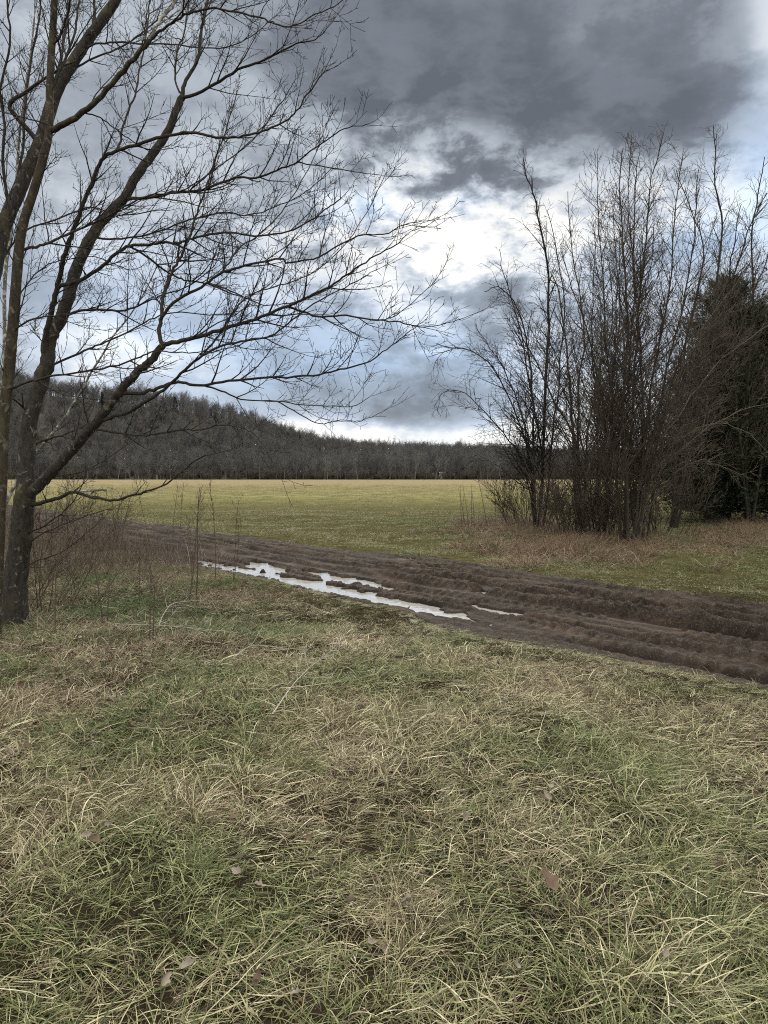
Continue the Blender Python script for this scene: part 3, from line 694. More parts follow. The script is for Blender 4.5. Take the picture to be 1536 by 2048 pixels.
A.stem('l12', [(70, 1018), (86, 1005), (117, 997), (146, 984), (182, 994), (229, 1000), (260, 992), (286, 984), (326, 971), (365, 942), (400, 915), (440, 905)], 0, -1.3, 12, 2.5, 'limb', BL, 't', boost=0.45, space=0.3)
A.stem('stub', [(130, 988), (150, 983), (169, 982), (190, 981), (212, 980)], 0, -0.15, 7, 6, 'limb', M['bark_pale'], 'l12', kids=False)
for (pth, dy, w0) in [([(52, 900), (90, 880), (130, 868), (170, 850), (200, 838)], 0.8, 9), ([(62, 830), (30, 800), (0, 790), (-40, 780)], -0.5, 7), ([(50, 1010), (100, 960), (170, 940), (240, 900), (290, 860)], 0.9, 5),
                      ([(40, 1080), (90, 1050), (140, 1010), (170, 960)], -0.5, 5), ([(38, 1110), (80, 1070), (150, 1040), (210, 1020)], 0.5, 4), ([(34, 1150), (80, 1120), (130, 1100), (180, 1060)], -0.4, 3.5)]:
    A.stem('x%d' % len(A.ends), pth, 0, dy, w0, 2, 'limb', BL, 't' if pth[0][1] > 950 else 'm', boost=0.5)

YB = 7.2
b0 = P(-12, 1310, YB)
B = TracedTree('bare_tree', 'smooth tan barked bare tree at the left frame edge forking high up', (b0[0], b0[1], float(ground_h(b0[0], b0[1]))))
B.stem('t', [(-16, 1325), (-10, 1200), (-4, 1080), (2, 960), (6, 860), (14, 780), (22, 700), (30, 600), (38, 500), (47, 445), (68, 380), (88, 310), (98, 262), (99, 200), (102, 120), (107, 40), (112, -60), (118, -200)], YB, YB + 0.4, 34, 13, 'trunk', BT, start=0.25, space=0.42, rough=0.03, flare=0.4, sides=18, boost=1.0)
B.stem('a', [(104, 264), (125, 250), (165, 225), (195, 200), (240, 150), (270, 115), (300, 80)], 0, -0.5, 17, 11, 'limb', BT, 't', space=0.4, start=0.3)
B.stem('a1', [(300, 82), (308, 60), (325, 35), (350, 5), (380, -50)], 0, 0.2, 10, 7, 'limb', M['bark_pale'], 'a')
B.stem('a2', [(302, 80), (320, 62), (345, 45), (385, 25), (430, 18), (500, 30), (545, 45), (580, 54), (620, 35), (680, 5), (705, -20)], 0, -0.6, 8, 2, 'limb', BL, 'a')
B.stem('a3', [(165, 225), (200, 236), (235, 262), (270, 285), (300, 300), (340, 290)], 0, 0.6, 4, 2, 'limb', BL, 'a')
B.stem('b', [(26, 775), (65, 762), (104, 752), (156, 745), (234, 730), (273, 716), (307, 703), (350, 705), (420, 705), (480, 690)], 0, -1.2, 7, 2.5, 'limb', BL, 't', boost=0.7)
B.stem('c', [(38, 508), (80, 492), (110, 480), (150, 462), (200, 440), (260, 408), (300, 390), (352, 386), (400, 360)], 0, 0.8, 8, 3, 'limb', BL, 't')
B.stem('d', [(24, 660), (60, 640), (100, 632), (145, 628)], 0, -0.5, 6, 3, 'limb', BL, 't')
B.stem('e', [(98, 255), (60, 238), (30, 235), (0, 262), (-30, 270)], 0, -0.8, 4, 2, 'limb', BL, 't')
B.stem('f', [(99, 180), (130, 120), (150, 60), (160, -10), (170, -80)], 0, 0.5, 8, 4, 'limb', BL, 't')
B.stem('g', [(104, 90), (118, 75), (135, 30), (148, -30)], 0, -0.4, 6, 4, 'limb', BL, 't')
B.stem('h', [(30, 590), (80, 540), (130, 520), (190, 515), (260, 540)], 0, 0.7, 4, 2, 'limb', BL, 't')

YC = 10.5
c0 = P(-95, 1200, YC)
Cc = TracedTree('bare_tree', 'mottled dark bare tree leaning right behind the tan trunk', (c0[0], c0[1], float(ground_h(c0[0], c0[1]))))
Cc.stem('t', [(-95, 1190), (-85, 1000), (-60, 800), (-30, 640), (-8, 520), (12, 440), (32, 395), (55, 340), (80, 285), (110, 190), (140, 135), (175, 80), (215, 25), (245, -25), (290, -120)], YC, YC + 0.6, 44, 20, 'trunk', BD, start=0.3, space=0.45, rough=0.05, flare=0.4, sides=18)
Cc.stem('a', [(-8, 250), (20, 215), (50, 185), (85, 160), (130, 130)], 0, -0.5, 14, 5, 'limb', BD, 't')
Cc.stem('b', [(112, 190), (124, 110), (130, 60), (140, 0), (150, -80)], 0, 0.6, 9, 5, 'limb', BD, 't')
Cc.stem('c', [(178, 76), (188, 40), (187, 0), (180, -70)], 0, 0.3, 9, 6, 'limb', BL, 't')
Cc.stem('d', [(140, 140), (175, 95), (220, 85), (290, 88), (340, 88), (400, 95), (450, 95), (500, 75), (535, 45)], 0, -1.0, 6, 2, 'limb', BL, 't')
Cc.stem('e', [(150, 150), (190, 115), (240, 95), (290, 60), (330, 25), (370, -30)], 0, 0.7, 6, 3, 'limb', BL, 't')
Cc.stem('f', [(20, 420), (5, 330), (10, 250), (0, 180), (20, 90), (15, 0), (25, -80)], 0, -0.4, 9, 4, 'limb', BL, 't')
Cc.stem('g', [(30, 400), (45, 300), (50, 220), (62, 120), (78, 40), (85, -60)], 0, 0.9, 8, 4, 'limb', BL, 't')
Cc.stem('h', [(-20, 560), (40, 470), (110, 440), (180, 415), (240, 430), (320, 420)], 0, 0.8, 6, 3, 'limb', BL, 't')
d0 = P(-30, 1100, 15)
D = TracedTree('young_tree', 'slender pale barked young tree slanting up behind the dark trunk', (d0[0], d0[1], float(ground_h(d0[0], d0[1]))))
D.stem('t', [(-30, 1112), (10, 1010), (45, 945), (75, 903), (104, 868), (130, 835), (146, 808), (167, 775), (182, 745), (206, 708), (224, 675), (253, 640), (286, 590), (312, 537)], 15, 14, 10, 2.5, 'trunk', M['bark_pale'], start=0.25, space=0.28, boost=1.3, rough=0.04, flare=0.3)
e0 = P(-60, 1060, 20)
E = TracedTree('young_tree', 'thin grey bare tree standing behind the others at the left edge', (e0[0], e0[1], float(ground_h(e0[0], e0[1]))))
E.stem('t', [(-40, 1068), (-10, 900), (8, 720), (10, 560), (30, 400), (40, 260), (60, 120), (70, 20)], 20, 20, 13, 3, 'trunk', M['bark_pale'], start=0.2, space=0.3, boost=1.8, rough=0.04)

# ------------------------------------------------------------------ thicket on the right
def TK(rmin=0.0036, ang=26, up=0.5, ln=1.5, sp=0.24, droop=None, wind=(0, 0, 0)):
    return dict(max=4, rmin=rmin, wind=np.array(wind, float), lv=[
        dict(seg=0.55, wob=0.05, up=up, sides=6, start=0.15),
        dict(seg=0.28, wob=0.09, up=up, sides=4, start=0.12, space=sp, pair=0.15, ang=ang, len=ln * 1.5, taper=0.82, r=0.016, rel=0.55, lift=0.05),
        dict(seg=0.16, wob=0.09, up=up * 0.7 if droop is None else droop, sides=3, start=0.15, space=0.20, pair=0.2, ang=42, len=ln * 0.55, taper=0.4, r=0.0065, rel=0.7, lift=0.0),
        dict(seg=0.10, wob=0.12, up=up * 0.5 if droop is None else droop, sides=3, start=0.2, space=0.16, pair=0.1, ang=40, len=ln * 0.2, taper=0.3, r=0.0042, rel=0.7, lift=0.0)])
def thicket_tree(name, label, base_px, Y, stems, K, group=None, material=None, tmat=None, w=(9, 3)):
    """stems: list of (path in photo coords, end offset of distance, width)"""
    b = P(base_px, 1000, Y); bz_ = float(ground_h(b[0], b[1]))
    tr = TracedTree(name, label, (b[0], b[1], bz_), group)
    gy = HORIZ + (CAM_H - bz_) * F / Y
    for i, (pth, dy, wd) in enumerate(stems):
        bx = pth[0]
        st = (bx, gy + 4)
        pts = smooth_path(traced([st] + list(pth[1:]), Y + rng.normal() * 0.12, Y + dy), 4)
        pts[1:] += np.cumsum(rng.normal(size=(len(pts) - 1, 3)) * 0.024, 0)
        n = len(pts); t_ = np.linspace(0, 1, n); rad = np.maximum(wd * 0.62 / F * Y * 0.5 * (1 - 0.78 * t_), 0.005) * (1 + 0.3 * np.exp(-t_ * 30))
        T = Tubes(); T.add(pts, rad, 8, 0.04); o = T.build('trunk' if i == 0 else 'stem', tmat or M['bark_limb'], tr.root, tr.base)
        T2 = Tubes(); tot = np.linalg.norm(np.diff(pts, axis=0), axis=1).sum()
        spawn(T2, pts, rad, tot, 1, K, 0.14)
        T2.build('twigs', material or M['twig_thicket'], o, tr.base)
    return tr
G1 = 'multi stemmed trees of the bare thicket'
thicket_tree('thicket_tree', 'leftmost thicket tree with one tall dark leader and arching outer twigs', 1078, 21.5, [
    ([1078, (1084, 914), (1094, 698), (1099, 555), (1080, 435), (1060, 363), (1057, 312)], 0, 11),
    ([1074, (1070, 900), (1062, 800), (1050, 700), (1025, 620), (985, 580), (955, 590)], -1.0, 8),
    ([1070, (1060, 920), (1030, 830), (990, 740), (940, 700), (895, 705), (872, 740)], 0.6, 6),
    ([1068, (1050, 930), (1010, 870), (960, 820), (915, 790), (885, 800), (878, 830)], -0.8, 5),
    ([1082, (1088, 900), (1070, 780), (1040, 640), (1010, 550), (1000, 500)], 1.0, 7),
    ([1076, (1060, 880), (1020, 760), (970, 680), (950, 640)], 1.5, 6),
    ([1084, (1100, 860), (1120, 740), (1130, 600), (1110, 480), (1095, 410)], -0.5, 7)], TK(0.0040, 38, 0.15, 1.35, 0.19, droop=-0.25, wind=(-0.05, 0, 0)), G1, tmat=M['twig'], material=M['twig'])
thicket_tree('thicket_tree', 'olive barked thicket tree forking low just right of the leftmost', 1160, 21.0, [
    ([1156, (1153, 960), (1151, 890), (1149, 794), (1142, 698), (1132, 603), (1118, 540)], 0, 13),
    ([1158, (1152, 900), (1127, 837), (1094, 770), (1060, 700), (1030, 640)], -0.8, 9),
    ([1162, (1158, 860), (1165, 750), (1175, 650), (1156, 507), (1147, 387)], 0.7, 9),
    ([1166, (1180, 880), (1200, 760), (1205, 640), (1190, 520)], 1.2, 7)], TK(0.0040, 38, 0.25, 1.4, 0.24), G1, tmat=M['bark_tan'])
thicket_tree('thicket_tree', 'dense central thicket tree of many upright stems at the verge', 1257, 17.5, [
    ([1255, (1250, 950), (1245, 800), (1243, 640), (1240, 520), (1238, 400), (1243, 300)], 0, 11),
    ([1250, (1240, 980), (1228, 850), (1215, 700), (1200, 560), (1195, 440), (1202, 310)], 0.6, 8),
    ([1246, (1235, 960), (1215, 820), (1190, 690), (1150, 560), (1125, 470)], -0.8, 8),
    ([1258, (1262, 950), (1268, 800), (1275, 640), (1290, 500), (1300, 380), (1323, 262)], 0.5, 10),
    ([1262, (1275, 960), (1290, 850), (1310, 700), (1340, 540), (1355, 400), (1370, 300)], -0.5, 9),
    ([1266, (1290, 980), (1320, 860), (1350, 740), (1385, 600), (1420, 480)], -1.0, 8),
    ([1252, (1248, 920), (1256, 760), (1262, 560), (1255, 430), (1258, 290)], 1.0, 8),
    ([1244, (1225, 990), (1190, 880), (1160, 800), (1110, 720), (1080, 650)], -0.5, 5.5)], TK(0.0036, 38, 0.32, 1.35, 0.14), G1)
thicket_tree('thicket_tree', 'brown central thicket tree fanning out behind the upright stems', 1282, 18.6, [
    ([1282, (1285, 930), (1290, 780), (1283, 640), (1275, 520), (1280, 380), (1290, 310)], 0, 9),
    ([1286, (1300, 930), (1325, 800), (1365, 660), (1395, 500), (1400, 380), (1410, 330)], 0.5, 9),
    ([1290, (1315, 950), (1355, 850), (1400, 730), (1450, 620), (1490, 540)], -0.6, 7),
    ([1278, (1265, 930), (1235, 800), (1225, 660), (1230, 520), (1225, 400)], 0.8, 7),
    ([1276, (1255, 940), (1210, 850), (1170, 740), (1150, 640), (1130, 590)], 1.0, 6)], TK(0.0036, 36, 0.30, 1.4, 0.18), G1)
thicket_tree('thicket_tree', 'pale stemmed thicket tree spraying long branches low to the right', 1275, 17.8, [
    ([1268, (1296, 980), (1345, 900), (1400, 855), (1460, 850), (1520, 885), (1560, 930)], -1.2, 5),
    ([1274, (1310, 960), (1390, 880), (1460, 830), (1540, 800), (1600, 800)], -0.6, 5),
    ([1272, (1304, 920), (1370, 820), (1430, 740), (1500, 680), (1570, 640)], 0.4, 6),
    ([1266, (1296, 900), (1350, 780), (1400, 680), (1460, 590), (1530, 500)], 1.0, 6),
    ([1277, (1318, 985), (1395, 930), (1440, 935), (1480, 955), (1500, 975)], -0.8, 4)], TK(0.0034, 30, 0.15, 1.1, 0.38, droop=-0.05), G1, material=M['twig_pale'], tmat=M['twig_pale'])
thicket_tree('thicket_tree', 'tall bare tree leaning right in front of the evergreens', 1345, 22.5, [
    ([1345, (1362, 950), (1385, 850), (1400, 740), (1425, 620), (1441, 445), (1431, 363), (1424, 245)], 0, 13),
    ([1350, (1372, 930), (1400, 830), (1430, 700), (1470, 560), (1500, 460), (1536, 380)], 0.6, 11),
    ([1342, (1350, 930), (1365, 800), (1375, 680), (1405, 526), (1380, 430), (1350, 350)], -0.8, 9),
    ([1352, (1390, 900), (1440, 770), (1490, 640), (1530, 540), (1560, 450)], -0.5, 9)], TK(0.0042, 36, 0.3, 1.5, 0.24), G1)
thicket_tree('thicket_tree', 'bare tree at the right frame edge reaching above the evergreens', 1500, 24, [
    ([1500, (1495, 900), (1500, 760), (1510, 600), (1505, 480), (1520, 380), (1536, 300)], 0, 11),
    ([1504, (1530, 880), (1560, 740), (1580, 600), (1590, 450)], 0.6, 10),
    ([1496, (1475, 850), (1455, 700), (1450, 600), (1460, 480), (1475, 400)], -0.8, 9)], TK(0.0044, 36, 0.3, 1.6, 0.26), G1)
thicket_tree('thicket_tree', 'thin crooked bare tree between the olive tree and central stems', 1205, 22.5, [
    ([1205, (1200, 930), (1210, 830), (1200, 730), (1225, 620), (1215, 500)], 0, 8),
    ([1210, (1225, 930), (1250, 850), (1300, 760), (1330, 640)], 0.6, 6)], TK(0.0042, 32, 0.3, 1.4, 0.26), G1)
thicket_tree('thicket_tree', 'fine stemmed thicket tree filling the gap between the olive tree and the central stems', 1200, 19.5, [
    ([1200, (1190, 900), (1180, 780), (1172, 650), (1180, 520), (1172, 430)], 0, 7), ([1196, (1180, 920), (1150, 820), (1110, 730), (1060, 650), (1030, 600)], 0.6, 5.5),
    ([1204, (1210, 900), (1218, 760), (1228, 620), (1222, 480), (1230, 380)], -0.6, 6.5), ([1192, (1165, 930), (1120, 860), (1060, 790), (1000, 730), (965, 700)], -0.9, 5),
    ([1208, (1230, 900), (1255, 780), (1290, 640), (1320, 520), (1330, 400)], 0.9, 6)], TK(0.0036, 36, 0.3, 1.3, 0.20), G1)
# low tangled bush round the feet of the thicket
for (bx, Yb, hh, lab) in [(1130, 20.0, 1.9, 'low tangled bush between the feet of the two left thicket trees'), (1225, 19.2, 1.9, 'low tangled bush behind the central upright stems'),
                          (1055, 22.5, 1.6, 'low twiggy bush at the field side of the thicket'), (1320, 20.0, 1.7, 'low twiggy bush beside the foot of the leaning tree'), (1180, 18.8, 1.5, 'low russet bush just left of the central stems')]:
    b = P(bx, 1000, Yb); zb = float(ground_h(b[0], b[1])); root = empty('bush', (b[0], b[1], zb)); tag(root, lab, 'bush')
    T = Tubes(); K = TK(0.0042, 38, 0.3, 0.75, 0.16); K['max'] = 3
    for i in range(30):
        a_ = rng.random() * 2 * PI; st = np.array([math.cos(a_) * rng.random() * 0.9, math.sin(a_) * rng.random() * 0.6, 0])
        grow(T, st, unit(np.array([math.cos(a_) * 0.5, math.sin(a_) * 0.5, 1])), hh * rng.uniform(0.5, 1.35), 0.009, 0, K)
    T.build('stems', M['twig_thicket'], root)

for (bx, Yb, hh, lab) in [(75, 9.2, 1.5, 'tangle of thin saplings at the foot of the dark left trunk'), (10, 8.8, 1.6, 'low twiggy bush between the two left trunks'), (160, 13, 1.5, 'loose twiggy bush in the brown brush behind the left trunks'), (70, 15, 1.8, 'tall tangled bush at the field corner behind the left trunks')]:
    b = P(bx, 1000, Yb); zb = float(ground_h(b[0], b[1])); root = empty('bush', (b[0], b[1], zb)); tag(root, lab, 'bush')
    T = Tubes(); K = TK(0.0022, 42, 0.15, 0.6, 0.13); K['max'] = 3
    for i in range(12):
        a_ = rng.random() * 2 * PI; st = np.array([math.cos(a_) * rng.random() * 0.7, math.sin(a_) * rng.random() * 0.5, 0])
        grow(T, st, unit(np.array([math.cos(a_) * 0.5 + 0.15, math.sin(a_) * 0.5, 1])), hh * rng.uniform(0.4, 1.2), 0.006, 0, K)
    T.build('stems', M['weed'], root)

# ------------------------------------------------------------------ evergreens
m, t, bs, out = mat('evergreen_needles')
geo = t.new('ShaderNodeNewGeometry'); at = t.new('ShaderNodeAttribute'); at.attribute_name = 'rnd'
t.link(t.ramp(at.outputs['Fac'], [(0, (0.012, 0.020, 0.010)), (0.6, (0.028, 0.04, 0.018)), (1, (0.05, 0.055, 0.025))]), bs.inputs['Base Color']); bs.inputs['Roughness'].default_value = 0.7
M['needles'] = m
def evergreen(label, bx, Y, top_px, prof, material=None, name='evergreen_tree', n=9500, group=None):
    b = P(bx, 1000, Y); zb = float(ground_h(b[0], b[1])); root = empty(name, (b[0], b[1], zb)); tag(root, label, 'tree', group)
    H = P(bx, top_px, Y)[2] - zb
    T = Tubes(); T.add([(0, 0, -0.1), (0.03, 0, H * 0.4), (0, 0.05, H * 0.75), (0, 0, H * 0.98)], [0.22, 0.16, 0.09, 0.02], 10, 0.04); T.build('trunk', M['bark_dark'], root)
    TB = Tubes(); V = []; Tr = []; R = []; k = 0
    nb = 300
    for i in range(nb):
        h = (i + rng.random()) / nb; h = 0.025 + 0.975 * h; a_ = rng.random() * 2 * PI
        rr = np.interp(h, prof[0], prof[1]) * rng.uniform(0.42, 1.28) * H
        d = unit(np.array([math.cos(a_), math.sin(a_), 0.15 + 0.9 * h])); p0 = np.array([0, 0, h * H * 0.93])
        L = rr; pts = [p0 + d * L * q_ + np.array([0, 0, 0.10 * L * q_ * q_]) for q_ in (0, 0.35, 0.7, 1.0)]
        TB.add(pts, [0.03 * (1 - h) + 0.012, 0.018, 0.012, 0.006], 3)
        m_ = max(12, int(n / nb * (0.5 + rr / (0.3 * H))))
        for j in range(m_):
            q_ = rng.random() ** 0.6; c = p0 + d * L * q_ + np.array([0, 0, 0.10 * L * q_ * q_]) + rng.normal(size=3) * np.array([0.20, 0.20, 0.13]) * (0.5 + 0.6 * (1 - q_)) * (L / 1.6 + 0.3)
            dd = unit(d + rng.normal(size=3) * 0.6 + np.array([0, 0, 0.3])); ln = rng.uniform(0.10, 0.24); wv = rand_perp(dd) * ln * rng.uniform(0.12, 0.24)
            rv = rng.random()
            for s_ in (-1, 0.0, 1):
                e = c + unit(dd + wv / ln * s_ * 2.5) * ln
                V += [c - wv * 0.35, c + wv * 0.35, e]; R += [rv] * 3; Tr.append((k, k + 1, k + 2)); k += 3
    TB.build('branches', M['twig'], root)
    mesh_obj('crown', V, None, Tr, material or M['needles'], root, smooth=False, attrs={'rnd': R})
PR = ([0.02, 0.15, 0.45, 0.7, 0.88, 1.0], [0.36, 0.36, 0.29, 0.20, 0.12, 0.04])
evergreen('tall dark evergreen tree with a blunt top behind the leaning bare tree', 1450, 27, 532, PR, n=24000)
evergreen('dark evergreen tree cut off by the right frame edge', 1560, 26, 620, PR, n=22000)
evergreen('small dark evergreen tree filling the gap low behind the thicket', 1422, 25.5, 650, ([0.02, 0.3, 0.7, 1.0], [0.34, 0.36, 0.22, 0.05]), n=22000)
evergreen('lower dark evergreen tree further back on the right', 1500, 27.5, 600, ([0.02, 0.3, 0.7, 1.0], [0.42, 0.42, 0.28, 0.05]), n=22000)

# ------------------------------------------------------------------ tall weeds
def weed(label, px, py, top, lean=0.0, mat_=None, name='tall_weed', group=None, branchy=True, th=0.0085):
    Y = CAM_H * F / (py - HORIZ); b = P(px, py, Y); zb = float(ground_h(b[0], b[1])); root = empty(name, (b[0], b[1], zb)); tag(root, label, 'weed', group)
    H = max(P(px, top, Y)[2] - zb, 0.3); T = Tubes(); pts = [np.array([0, 0, -0.03])]; d = unit(np.array([lean, rng.normal() * 0.08, 1]))
    for i in range(8): d = unit(d + rng.normal(size=3) * 0.035); pts.append(pts[-1] + d * H / 8)
    rad = np.linspace(th, th * 0.45, 9); T.add(pts, rad, 5, 0.04); T.build('stem', mat_ or M['weed'], root)
    T2 = Tubes()
    K = dict(max=3, rmin=0.0018, lv=[dict(seg=0.1, wob=0.06, up=0.2, sides=3, start=0.3), dict(seg=0.06, wob=0.08, up=0.5, sides=3, start=0.3, space=0.075, pair=0.3, ang=38, len=0.30, taper=0.5, r=0.0034, rel=0.5),
                                     dict(seg=0.04, wob=0.1, up=0.3, sides=3, start=0.3, space=0.05, pair=0.3, ang=40, len=0.09, taper=0.3, r=0.0022, rel=0.6)])
    if branchy:
        spawn(T2, np.array(pts), rad, H, 1, K, 0.6)
        if len(T2): T2.build('sprays', mat_ or M['weed'], root)
    return root
for (px, py, tp, ln, lab) in [(378, 1205, 975, 0.10, 'tall weed with a forked top left of two crossing stalks'), (392, 1195, 968, 0.16, 'tallest leaning weed with a spreading forked top before the field'),
        (430, 1165, 960, 0.06, 'tall dark weed with a spread top nearest the puddle'), (345, 1090, 968, 0.02, 'slim weed standing before the field with two side twigs'),
        (298, 1290, 1130, 0.03, 'short broken weed stalk standing in front of the brush'), (305, 1300, 1150, 0.06, 'thin short stalk touching the broken weed'),
        (225, 1130, 985, 0.05, 'branching weed in the brown brush left of the slim weed'), (240, 1120, 978, 0.08, 'finely forked weed above the brown brush'),
        (205, 1260, 1010, -0.02, 'long thin weed right of the dark trunk'), (215, 1255, 1040, 0.0, 'pale straight stalk right of the dark trunk'),
        (172, 1110, 985, 0.01, 'thin straight weed halfway between trunk and field'), (150, 1100, 960, 0.0, 'thin weed nearest the end of the broken branch stub'),
        (85, 1225, 1060, 0.05, 'crooked thin weed close beside the dark trunk'), (110, 1280, 1080, -0.06, 'bent weed leaning towards the dark trunk')]:
    weed(lab, px, py, tp, ln)
for i, (px, py, tp, ln) in enumerate([(925, 1062, 965, -0.12), (932, 1064, 972, -0.06), (938, 1062, 962, -0.1), (943, 1060, 968, 0.02), (948, 1062, 978, 0.03), (930, 1058, 985, -0.2),
        (976, 1058, 900, -0.22), (992, 1058, 975, 0.0), (1005, 1060, 968, 0.05), (1018, 1056, 972, -0.03), (1030, 1060, 960, 0.06), (1042, 1062, 966, 0.02), (1052, 1064, 955, -0.05)]):
    weed('thin dry weed stalk at the field edge left of the thicket' if i != 6 else 'tallest thin curved stalk left of the thicket', px, py, tp, ln, group='dry weed stalks at the field edge' if i != 6 else None, branchy=(i > 6), th=0.009)
for i in range(16):
    px_ = rng.uniform(60, 470); py_ = rng.uniform(1110, 1210)
    weed('thin dry weed stalk rising from the brown brush at left', px_, py_, py_ - rng.uniform(110, 200), rng.normal() * 0.1, group='thin weed stalks in the left brush', th=0.006)
for i in range(26):
    weed('dry stem among the brush around the thicket foot', rng.uniform(1020, 1240), rng.uniform(1055, 1085), rng.uniform(985, 1030), rng.normal() * 0.12, group='dry stems around the thicket foot', th=0.008, mat_=M['weed'])

# fallen sticks
def stick(label, path, th, pale=True):
    pts = []
    for px, py, up in path:
        Y = CAM_H * F / (py - HORIZ); p = P(px, py, Y); pts.append([p[0], p[1], float(ground_h(p[0], p[1])) + up])
    pts = smooth_path(np.array(pts), 4); b = pts[0].copy(); root = empty('fallen_branch', b); tag(root, label, 'branch')
    T = Tubes(); rad = np.linspace(th, th * 0.4, len(pts)); T.add(pts - b, rad, 6, 0.04); T.build('stem', M['dead_wood'] if pale else M['bark_limb'], root)
    T2 = Tubes(); K = dict(max=3, rmin=0.002, lv=[dict(seg=0.1, wob=0.06, up=0.0, sides=3, start=0.3), dict(seg=0.06, wob=0.1, up=0.15, sides=3, start=0.3, space=0.16, pair=0.2, ang=40, len=0.35, taper=0.5, r=0.004, rel=0.5),
                                     dict(seg=0.04, wob=0.1, up=0.1, sides=3, start=0.3, space=0.1, pair=0.3, ang=40, len=0.1, taper=0.3, r=0.003, rel=0.6)])
    spawn(T2, pts - b, rad, 1, 1, K, 0.3)
    if len(T2): T2.build('twigs', M['dead_wood'] if pale else M['twig'], root)
stick('bleached forked branch arching out of the grass behind the broken weed', [(318, 1268, 0.04), (328, 1245, 0.10), (345, 1230, 0.15), (375, 1222, 0.15), (415, 1215, 0.12)], 0.006)
stick('pale dead twig lying on the grass left of centre', [(465, 1350, 0.08), (500, 1330, 0.12), (535, 1325, 0.12), (575, 1326, 0.1)], 0.006)
stick('long thin straight stick lying slantwise in the tall grass', [(545, 1490, 0.10), (590, 1440, 0.16), (640, 1385, 0.18), (680, 1350, 0.12)], 0.005)
stick('pale horizontal dead stem in the grass left of the puddle', [(230, 1285, 0.10), (350, 1300, 0.14), (480, 1305, 0.12)], 0.004)

# fallen leaves
def leaf_mesh(name, material, link=True, L=0.085, W=0.045):
    V = []; Q = []; nu, nv = 7, 5; c1 = rng.uniform(0.3, 0.9); c2 = rng.uniform(1.0, 2.4)
    for i in range(nu):
        u = i / (nu - 1); hw = W * 0.5 * (math.sin(PI * u ** 0.8) * (1 + 0.25 * math.sin(u * 17)) + 0.04)
        for j in range(nv):
            v = j / (nv - 1) * 2 - 1; x_ = v * hw
            V.append((x_, (u - 0.5) * L, c2 * x_ * x_ / W + c1 * ((u - 0.5) * L) ** 2 / L * 1.6 + rng.normal() * 0.0012))
    return mesh_obj(name, V, grid_faces(nu, nv), None, material, link=link)
M['leaf_brown'] = plain_mat('leaf_brown', (0.085, 0.055, 0.038), (0.19, 0.135, 0.095), 25)
M['leaf_grey'] = plain_mat('leaf_grey', (0.17, 0.14, 0.11), (0.36, 0.31, 0.25), 25)
lf = leaf_mesh('fallen_leaf', M['leaf_grey']); first = True
spots = [(440, 1556), (550, 1560), (655, 1605), (700, 1800), (1105, 1575), (1095, 1590), (820, 1800), (85, 1770), (520, 1790), (595, 1995), (380, 1940), (175, 1330), (250, 1350), (1480, 1560), (330, 1970), (740, 1885), (480, 1745), (475, 1770), (1030, 1930), (930, 1640), (220, 1680), (640, 1470), (1260, 1500), (15, 1540), (100, 1280), (1330, 1910)]
for (px, py) in spots:
    o = lf if first else lf.copy()
    if not first: C.objects.link(o)
    first = False
    Y = CAM_H * F / (py - HORIZ); Y *= 0.93; b = P(px, py, Y)
    o.location = (b[0], b[1], float(ground_h(b[0], b[1])) + 0.075); o.rotation_euler = (rng.normal() * 0.5 + 0.3, rng.normal() * 0.5, rng.uniform(0, 6.28)); s_ = rng.uniform(0.4, 0.72); o.scale = (s_, s_, s_)
    tag(o, 'small curled pale dead leaf caught in the foreground grass', 'leaf', 'dead leaves in the foreground grass')
o = leaf_mesh('fallen_leaf', M['leaf_brown'], True, 0.075, 0.06); b = P(1095, 1815, 2.65); o.location = (b[0], b[1], float(ground_h(b[0], b[1])) + 0.12); o.rotation_euler = (0.7, 0.2, 0.7); o.scale = (1.2, 1.2, 0.6)
tag(o, 'large crumpled russet brown leaf in the grass at lower right', 'leaf')

lt = [leaf_mesh('litter_leaf', M['leaf_brown'], False, rng.uniform(0.04, 0.08), rng.uniform(0.025, 0.045)) for _ in range(5)] + [leaf_mesh('litter_leaf', M['leaf_grey'], False, 0.05, 0.03) for _ in range(1)]
x, y = sample(2600, -9, 7, 1.4, 13, near_ok)
k = rng.random(len(x)) < 0.22 + 0.8 * shade_zone(x, y); x = x[k]; y = y[k]
scatter('leaf_litter', lay(x, y, 0.03) + np.stack([x * 0, x * 0, rng.uniform(-0.03, 0.04, len(x))], -1), np.stack([rng.normal(size=len(x)) * 0.6, rng.normal(size=len(x)) * 0.6, rng.uniform(0, 6.28, len(x))], -1), rng.uniform(0.6, 1.2, len(x)), lt, label='small dead leaves lying among the grass', cat='leaf litter')
